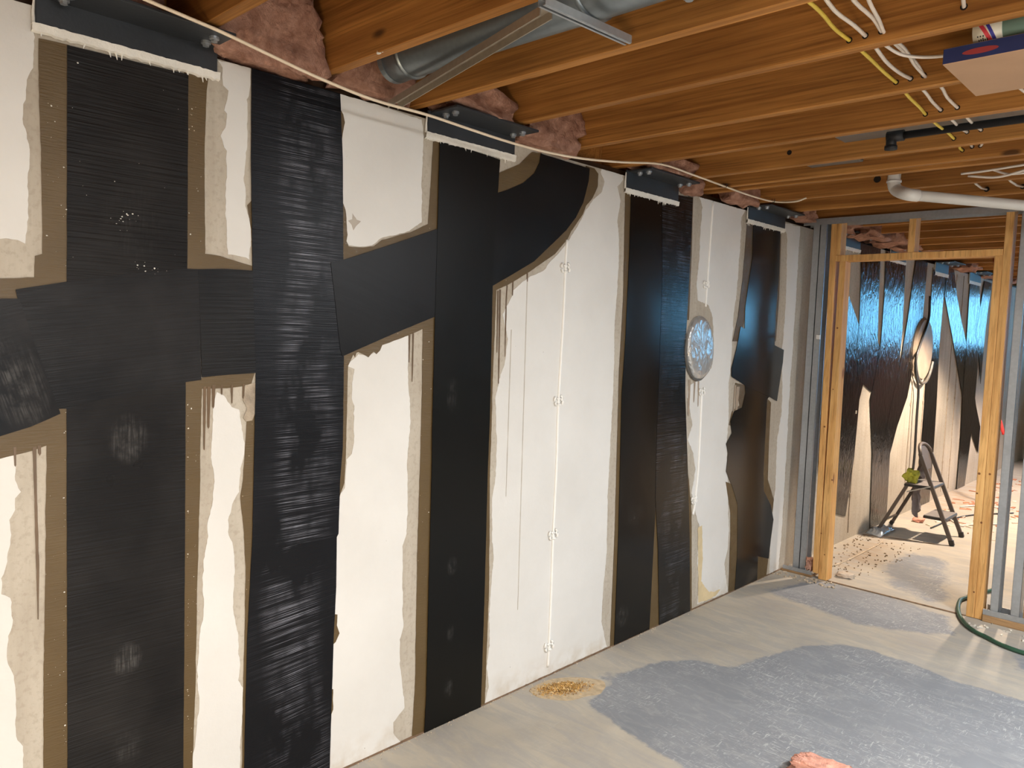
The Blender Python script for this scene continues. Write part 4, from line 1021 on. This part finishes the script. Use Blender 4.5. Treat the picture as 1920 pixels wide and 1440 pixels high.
cloth('hanging_cloth', (.300, 6.80, .66), .12, .20, m_plain('grey_rag', (.22, .19, .19), .9, 0, .2, 20, .4), 'grey cloth draped over the ladder top behind the upper step', 'cloth', 1)
cloth('hanging_rag', (.262, 6.84, .40), .12, .25, bpy.data.materials['grey_rag'], 'grey rag hanging below the upper step of the ladder', 'cloth', 3, tilt=.02)
tag(lump('work_glove', (.275, 6.66, .475), (.04, .04, .045), m_plain('yellow_green_knit', (.42, .42, .05), .8, 0, .2, 30, .4), None, 3, 3, .75, 1.6), 'yellow-green work glove lying on the upper ladder step', 'glove')
# crumpled silvery plastic sheet by the wall
bm = bmesh.new(); n1, n2 = 22, 14; g = {}
A0, A1, A2, A3 = Vector((.03, 6.42, 0)), Vector((.06, 6.76, 0)), Vector((.175, 6.70, 0)), Vector((.165, 6.36, 0))
for i in range(n1+1):
    for j in range(n2+1):
        u = i/n1; v_ = j/n2; p = A0.lerp(A1, u).lerp(A3.lerp(A2, u), v_)
        h_ = .012+.030*abs(noise.noise(Vector((u*5, v_*4, 2))))+.016*noise.noise(Vector((u*12, v_*9, 5)))+.02*(1-abs(2*v_-1))
        g[i, j] = bm.verts.new((p.x, p.y, max(.002, h_*(min(u, 1-u)*6 if min(u, 1-u) < .16 else 1))))
for i in range(n1):
    for j in range(n2): bm.faces.new((g[i, j], g[i+1, j], g[i+1, j+1], g[i, j+1]))
o = frombm('plastic_sheet', bm, m_plain('silvery_plastic', (.42, .47, .52), .16, .35, .15, 20, .2), None, True)
so = o.modifiers.new('solid', 'SOLIDIFY'); so.thickness = .0015; so.offset = 1
tag(o, 'crumpled silvery plastic sheet on the floor at the wall beside the ladder', 'plastic sheet')

# ------------------------------------------------------------------ debris of the far floor
random.seed(21)
def chipset(name, area, n, mat, size, label, cat):
    bm = bmesh.new()
    for i in range(n):
        x = random.uniform(area[0], area[1]); y = random.uniform(area[2], area[3]); s = random.uniform(.4, 1)*size; a_ = random.random()*pi
        c_, s_ = cos(a_), sin(a_); w_ = s*random.uniform(.2, .6); hh = random.uniform(.002, .008)
        q = [(-s, -w_), (s, -w_*.6), (s*.8, w_), (-s*.7, w_*.8)]
        lo = [bm.verts.new((x+a*c_-b*s_, y+a*s_+b*c_, .0005)) for a, b in q]; hi = [bm.verts.new((x+(a*c_-b*s_)*.9, y+(a*s_+b*c_)*.9, hh+random.uniform(0, .003))) for a, b in q]
        bm.faces.new(hi)
        for k in range(4): bm.faces.new((lo[k], lo[(k+1) % 4], hi[(k+1) % 4], hi[k]))
    o = frombm(name, bm, mat); o['kind'] = 'stuff'; tag(o, label, cat); return o
chipset('wood_scraps', (.15, 1.9, 7.4, 10.6), 220, m_plain('reddish_scrap', (.40, .17, .09), .8, 0, .4, 6, .2), .05, 'reddish scraps strewn over the floor beyond the ladder', 'debris')
chipset('pale_scraps', (.2, 2.0, 6.9, 10.4), 130, m_plain('pale_scrap', (.62, .52, .42), .8, 0, .3, 6, .2), .05, 'pale scraps mixed in the debris beyond the ladder', 'debris')
chipset('dark_grit', (.03, .50, 5.15, 6.35), 150, m_plain('dark_brown_grit', (.30, .22, .14), .9, 0, .3, 20, .2), .009, 'dark brown grit on the floor behind the left door post', 'grit')
chipset('post_grit', (.01, .40, 4.78, 4.90), 46, DUST, .014, 'grit and chips at the foot of the left metal stud', 'grit')
chipset('plate_grit', (1.15, 1.7, 4.74, 4.90), 46, m_plain('pale_plaster_chips', (.62, .58, .50), .9, 0, .2, 20, .2), .016, 'pale chips along the wooden plate by the green hose', 'grit')
# wires and small items on the far floor
for i, pts in enumerate((((1755, 978), (1765, 965), (1800, 985), (1815, 984), (1870, 983)), ((1745, 990), (1790, 972), (1830, 965), (1900, 962)), ((1800, 950), (1840, 948), (1900, 955)))):
    bm = bmesh.new(); tube(bm, catmull([atz(*p, .008) for p in pts], 6), .006, 6)
    tag(frombm('floor_wire', bm, (WHITE, BLKP, PVC)[i], None, True), ('white wire curving away under the ladder', 'dark wire on the floor right of the ladder', 'short pale wire farthest on the floor')[i], 'wire')
bm = bmesh.new(); tube(bm, catmull([atz(*p, .004) for p in ((1617, 1002), (1650, 1006), (1700, 1012), (1750, 1020), (1780, 1023))], 4), .003, 5)
tag(frombm('floor_wire', bm, DRIP, None, True), 'thin line lying on the floor in front of the ladder', 'wire')
bm = bmesh.new(); tube(bm, catmull([atz(*p, .004) for p in ((1560, 1062), (1590, 1050), (1620, 1035), (1645, 1022), (1655, 1015))], 4), [.003+.004*abs(sin(i*2.1)) for i in range(17)], 6)
tag(frombm('floor_crack_ridge', bm, DUST, None, True), 'crumbly ridge of grit leading from the left post toward the ladder', 'grit')
q = atz(1585, 1082, 0)
tag(lump('plaster_chunk', (q.x, q.y, .012), (.05, .035, .014), m_plain('plaster_dust', (.55, .47, .38), .95, 0, .1, 20, .5), None, 9, 3, .4), 'pale crumbled chunk just inside the door opening', 'debris')
q = atz(1722, 978, 0)
tag(lump('pink_scrap', (q.x, q.y, .02), (.04, .05, .016), m_plain('pink_scrap', (.62, .30, .22), .8), None, 11, 2, .4), 'small pink scrap under the ladder', 'debris')
tag(lump('insulation_scrap', (.185, 4.955, .075), (.018, .03, .035), INS, None, 31, 3, .5), 'scrap of pink insulation at the foot of the left post', 'insulation')
bm = bmesh.new(); tube(bm, catmull([aty(1866, 480, 8.2), aty(1870, 700, 8.2), aty(1868, 770, 8.2), aty(1874, 785, 8.2), aty(1882, 815, 8.2)], 4), .015, 6)
tag(frombm('red_cord', bm, RED, None, True), 'piece of red cord glimpsed between post and metal stud', 'cord')

# ------------------------------------------------------------------ hose, shavings, floor insulation
hp = [Vector((1.12, 5.6, .012)), Vector((1.03, 5.25, .012)), atz(1799, 1128, .012), atz(1797, 1147, .012), atz(1806, 1165, .012), atz(1822, 1180, .012), atz(1850, 1195, .012), atz(1885, 1212, .012), atz(1925, 1226, .012), atz(2010, 1250, .012), atz(2150, 1275, .012)]
bm = bmesh.new(); tube(bm, catmull(hp, 6), .0115, 10)
tag(frombm('garden_hose', bm, HOSE, None, True), 'dark green hose curving round the right door post', 'hose')
# wood shavings pile
random.seed(5)
bm = bmesh.new()
C0 = atz(1055, 1292); ca = Vector((atz(1105, 1283)-atz(1003, 1297))); L = ca.length/2; ca.normalize(); cb_ = Vector((-ca.y, ca.x, 0)); Wd = .062
for i in range(2600):
    r_ = abs(random.gauss(0, .48)); th = random.random()*2*pi
    if r_ > 1.25: r_ = random.random()
    u = r_*cos(th)*L*1.0; v_ = r_*sin(th)*Wd
    p = C0+ca*u+cb_*v_; hmax = .020*max(0, 1-r_**1.3); z = random.uniform(0, hmax)
    s = random.uniform(.0018, .0052); ax = Vector([random.gauss(0, 1) for _ in range(3)]).normalized(); bx = ax.orthogonal().normalized()
    q = [p+Vector((0, 0, z+.002))+ax*s*a+bx*s*b for a, b in ((-1, -.3), (1, -.35), (.9, .4), (-.8, .35))]
    nrm = ax.cross(bx)*s*.25; tp = [x+nrm for x in q]
    lo = [bm.verts.new((x.x, x.y, max(x.z, .0004))) for x in q]; hi = [bm.verts.new((x.x, x.y, max(x.z, .0008))) for x in tp]
    fs = [bm.faces.new(hi)]
    for k in range(4): fs.append(bm.faces.new((lo[k], lo[(k+1) % 4], hi[(k+1) % 4], hi[k])))
    mi = random.choice((0, 0, 0, 1, 2))
    for f in fs: f.material_index = mi
o = frombm('wood_shavings', bm, [m_plain('golden_shavings', (.62, .38, .12), .8, 0, .25, 50, 0), m_plain('pale_shavings', (.80, .62, .34), .8, 0, .1, 50, 0), m_plain('brown_shavings', (.30, .16, .05), .8, 0, .2, 50, 0)])
tag(o, 'little heap of golden wood shavings on the floor at the wall', 'shavings', kind='stuff')
bm = bmesh.new(); bmesh.ops.create_circle(bm, cap_ends=True, segments=40, radius=1)
for v_ in bm.verts:
    k = 1+.12*noise.noise(v_.co*2); p = C0+ca*(v_.co.x*k*L*1.35+.03)+cb_*v_.co.y*k*Wd*1.6; v_.co = Vector((max(p.x, .004), p.y, .0012))
ex = bmesh.ops.extrude_face_region(bm, geom=list(bm.faces)); 
for v_ in [e for e in ex['geom'] if isinstance(e, bmesh.types.BMVert)]: v_.co.z = .0002
tag(frombm('sawdust_film', bm, m_plain('sawdust_tan', (.50, .39, .25), .95, 0, .2, 40, .3)), 'tan sawdust film around the heap of shavings', 'sawdust', kind='stuff')
# pink insulation clump at bottom edge
q = atz(1548, 1450)
tag(lump('insulation_clump', (q.x+.012, q.y-.045, .022), (.10, .045, .034), m_plain('salmon_fiberglass', (.78, .38, .28), .9, 0, .3, 25, .9), None, 40, 4, .35, 2.5), 'salmon pink insulation clump lying on the floor at the bottom edge', 'insulation')
# grit line along the foot of the wall
bm = bmesh.new(); random.seed(9)
for i in range(900):
    y = random.uniform(.9, 5.0); x = .002+abs(random.gauss(0, .014)); s = random.uniform(.001, .0035)
    vs = [bm.verts.new((x+s*cos(k*2.1), y+s*sin(k*2.1)*1.6, .0005)) for k in range(3)]; tp = bm.verts.new((x, y, s*1.1))
    for k in range(3): bm.faces.new((vs[k], vs[(k+1) % 3], tp))
tag(frombm('wall_base_grit', bm, DUST), 'pale grit along the foot of the painted wall', 'grit', kind='stuff')
bm = bmesh.new(); prev = None
for i in range(160):
    y = 1.0+i*.0255; w_ = .004+.004*abs(noise.noise(Vector((y*7, 3, 0))))
    r_ = [bm.verts.new((.0002, y, .0045+w_*.4)), bm.verts.new((.003+w_, y, .0012))]
    if prev: bm.faces.new((prev[0], prev[1], r_[1], r_[0]))
    prev = r_
o = frombm('wall_joint', bm, m_plain('dark_joint_dirt', (.16, .10, .06), .95, 0, .3, 30, .3), wall)

# splash of white on the near joist edge, capped pipe end at the top
q = atz(722, 104, ZJ); bm = bmesh.new()
for dx, dy, r_ in ((0, 0, .012), (.016, .003, .008), (-.01, .004, .006)):
    bmesh.ops.create_icosphere(bm, subdivisions=2, radius=r_, matrix=Matrix.Translation((q.x+dx, 1.368-JT+.006+dy*.3, ZJ+.004)) @ Matrix.Diagonal((1, .55, .6, 1)))
adopt(frombm('white_splash', bm, CAULK), ceil)
q = atz(1292, 4, 2.30); bm = bmesh.new(); tube(bm, [(q.x, q.y, ZJ), (q.x, q.y, ZJ-.012)], .016, 18); tube(bm, [(q.x, q.y, ZJ-.012), (q.x, q.y, ZJ-.018)], .009, 18)
tag(frombm('ceiling_fitting', bm, GALV), 'small round grey metal fitting under a joist at the top edge', 'fitting')
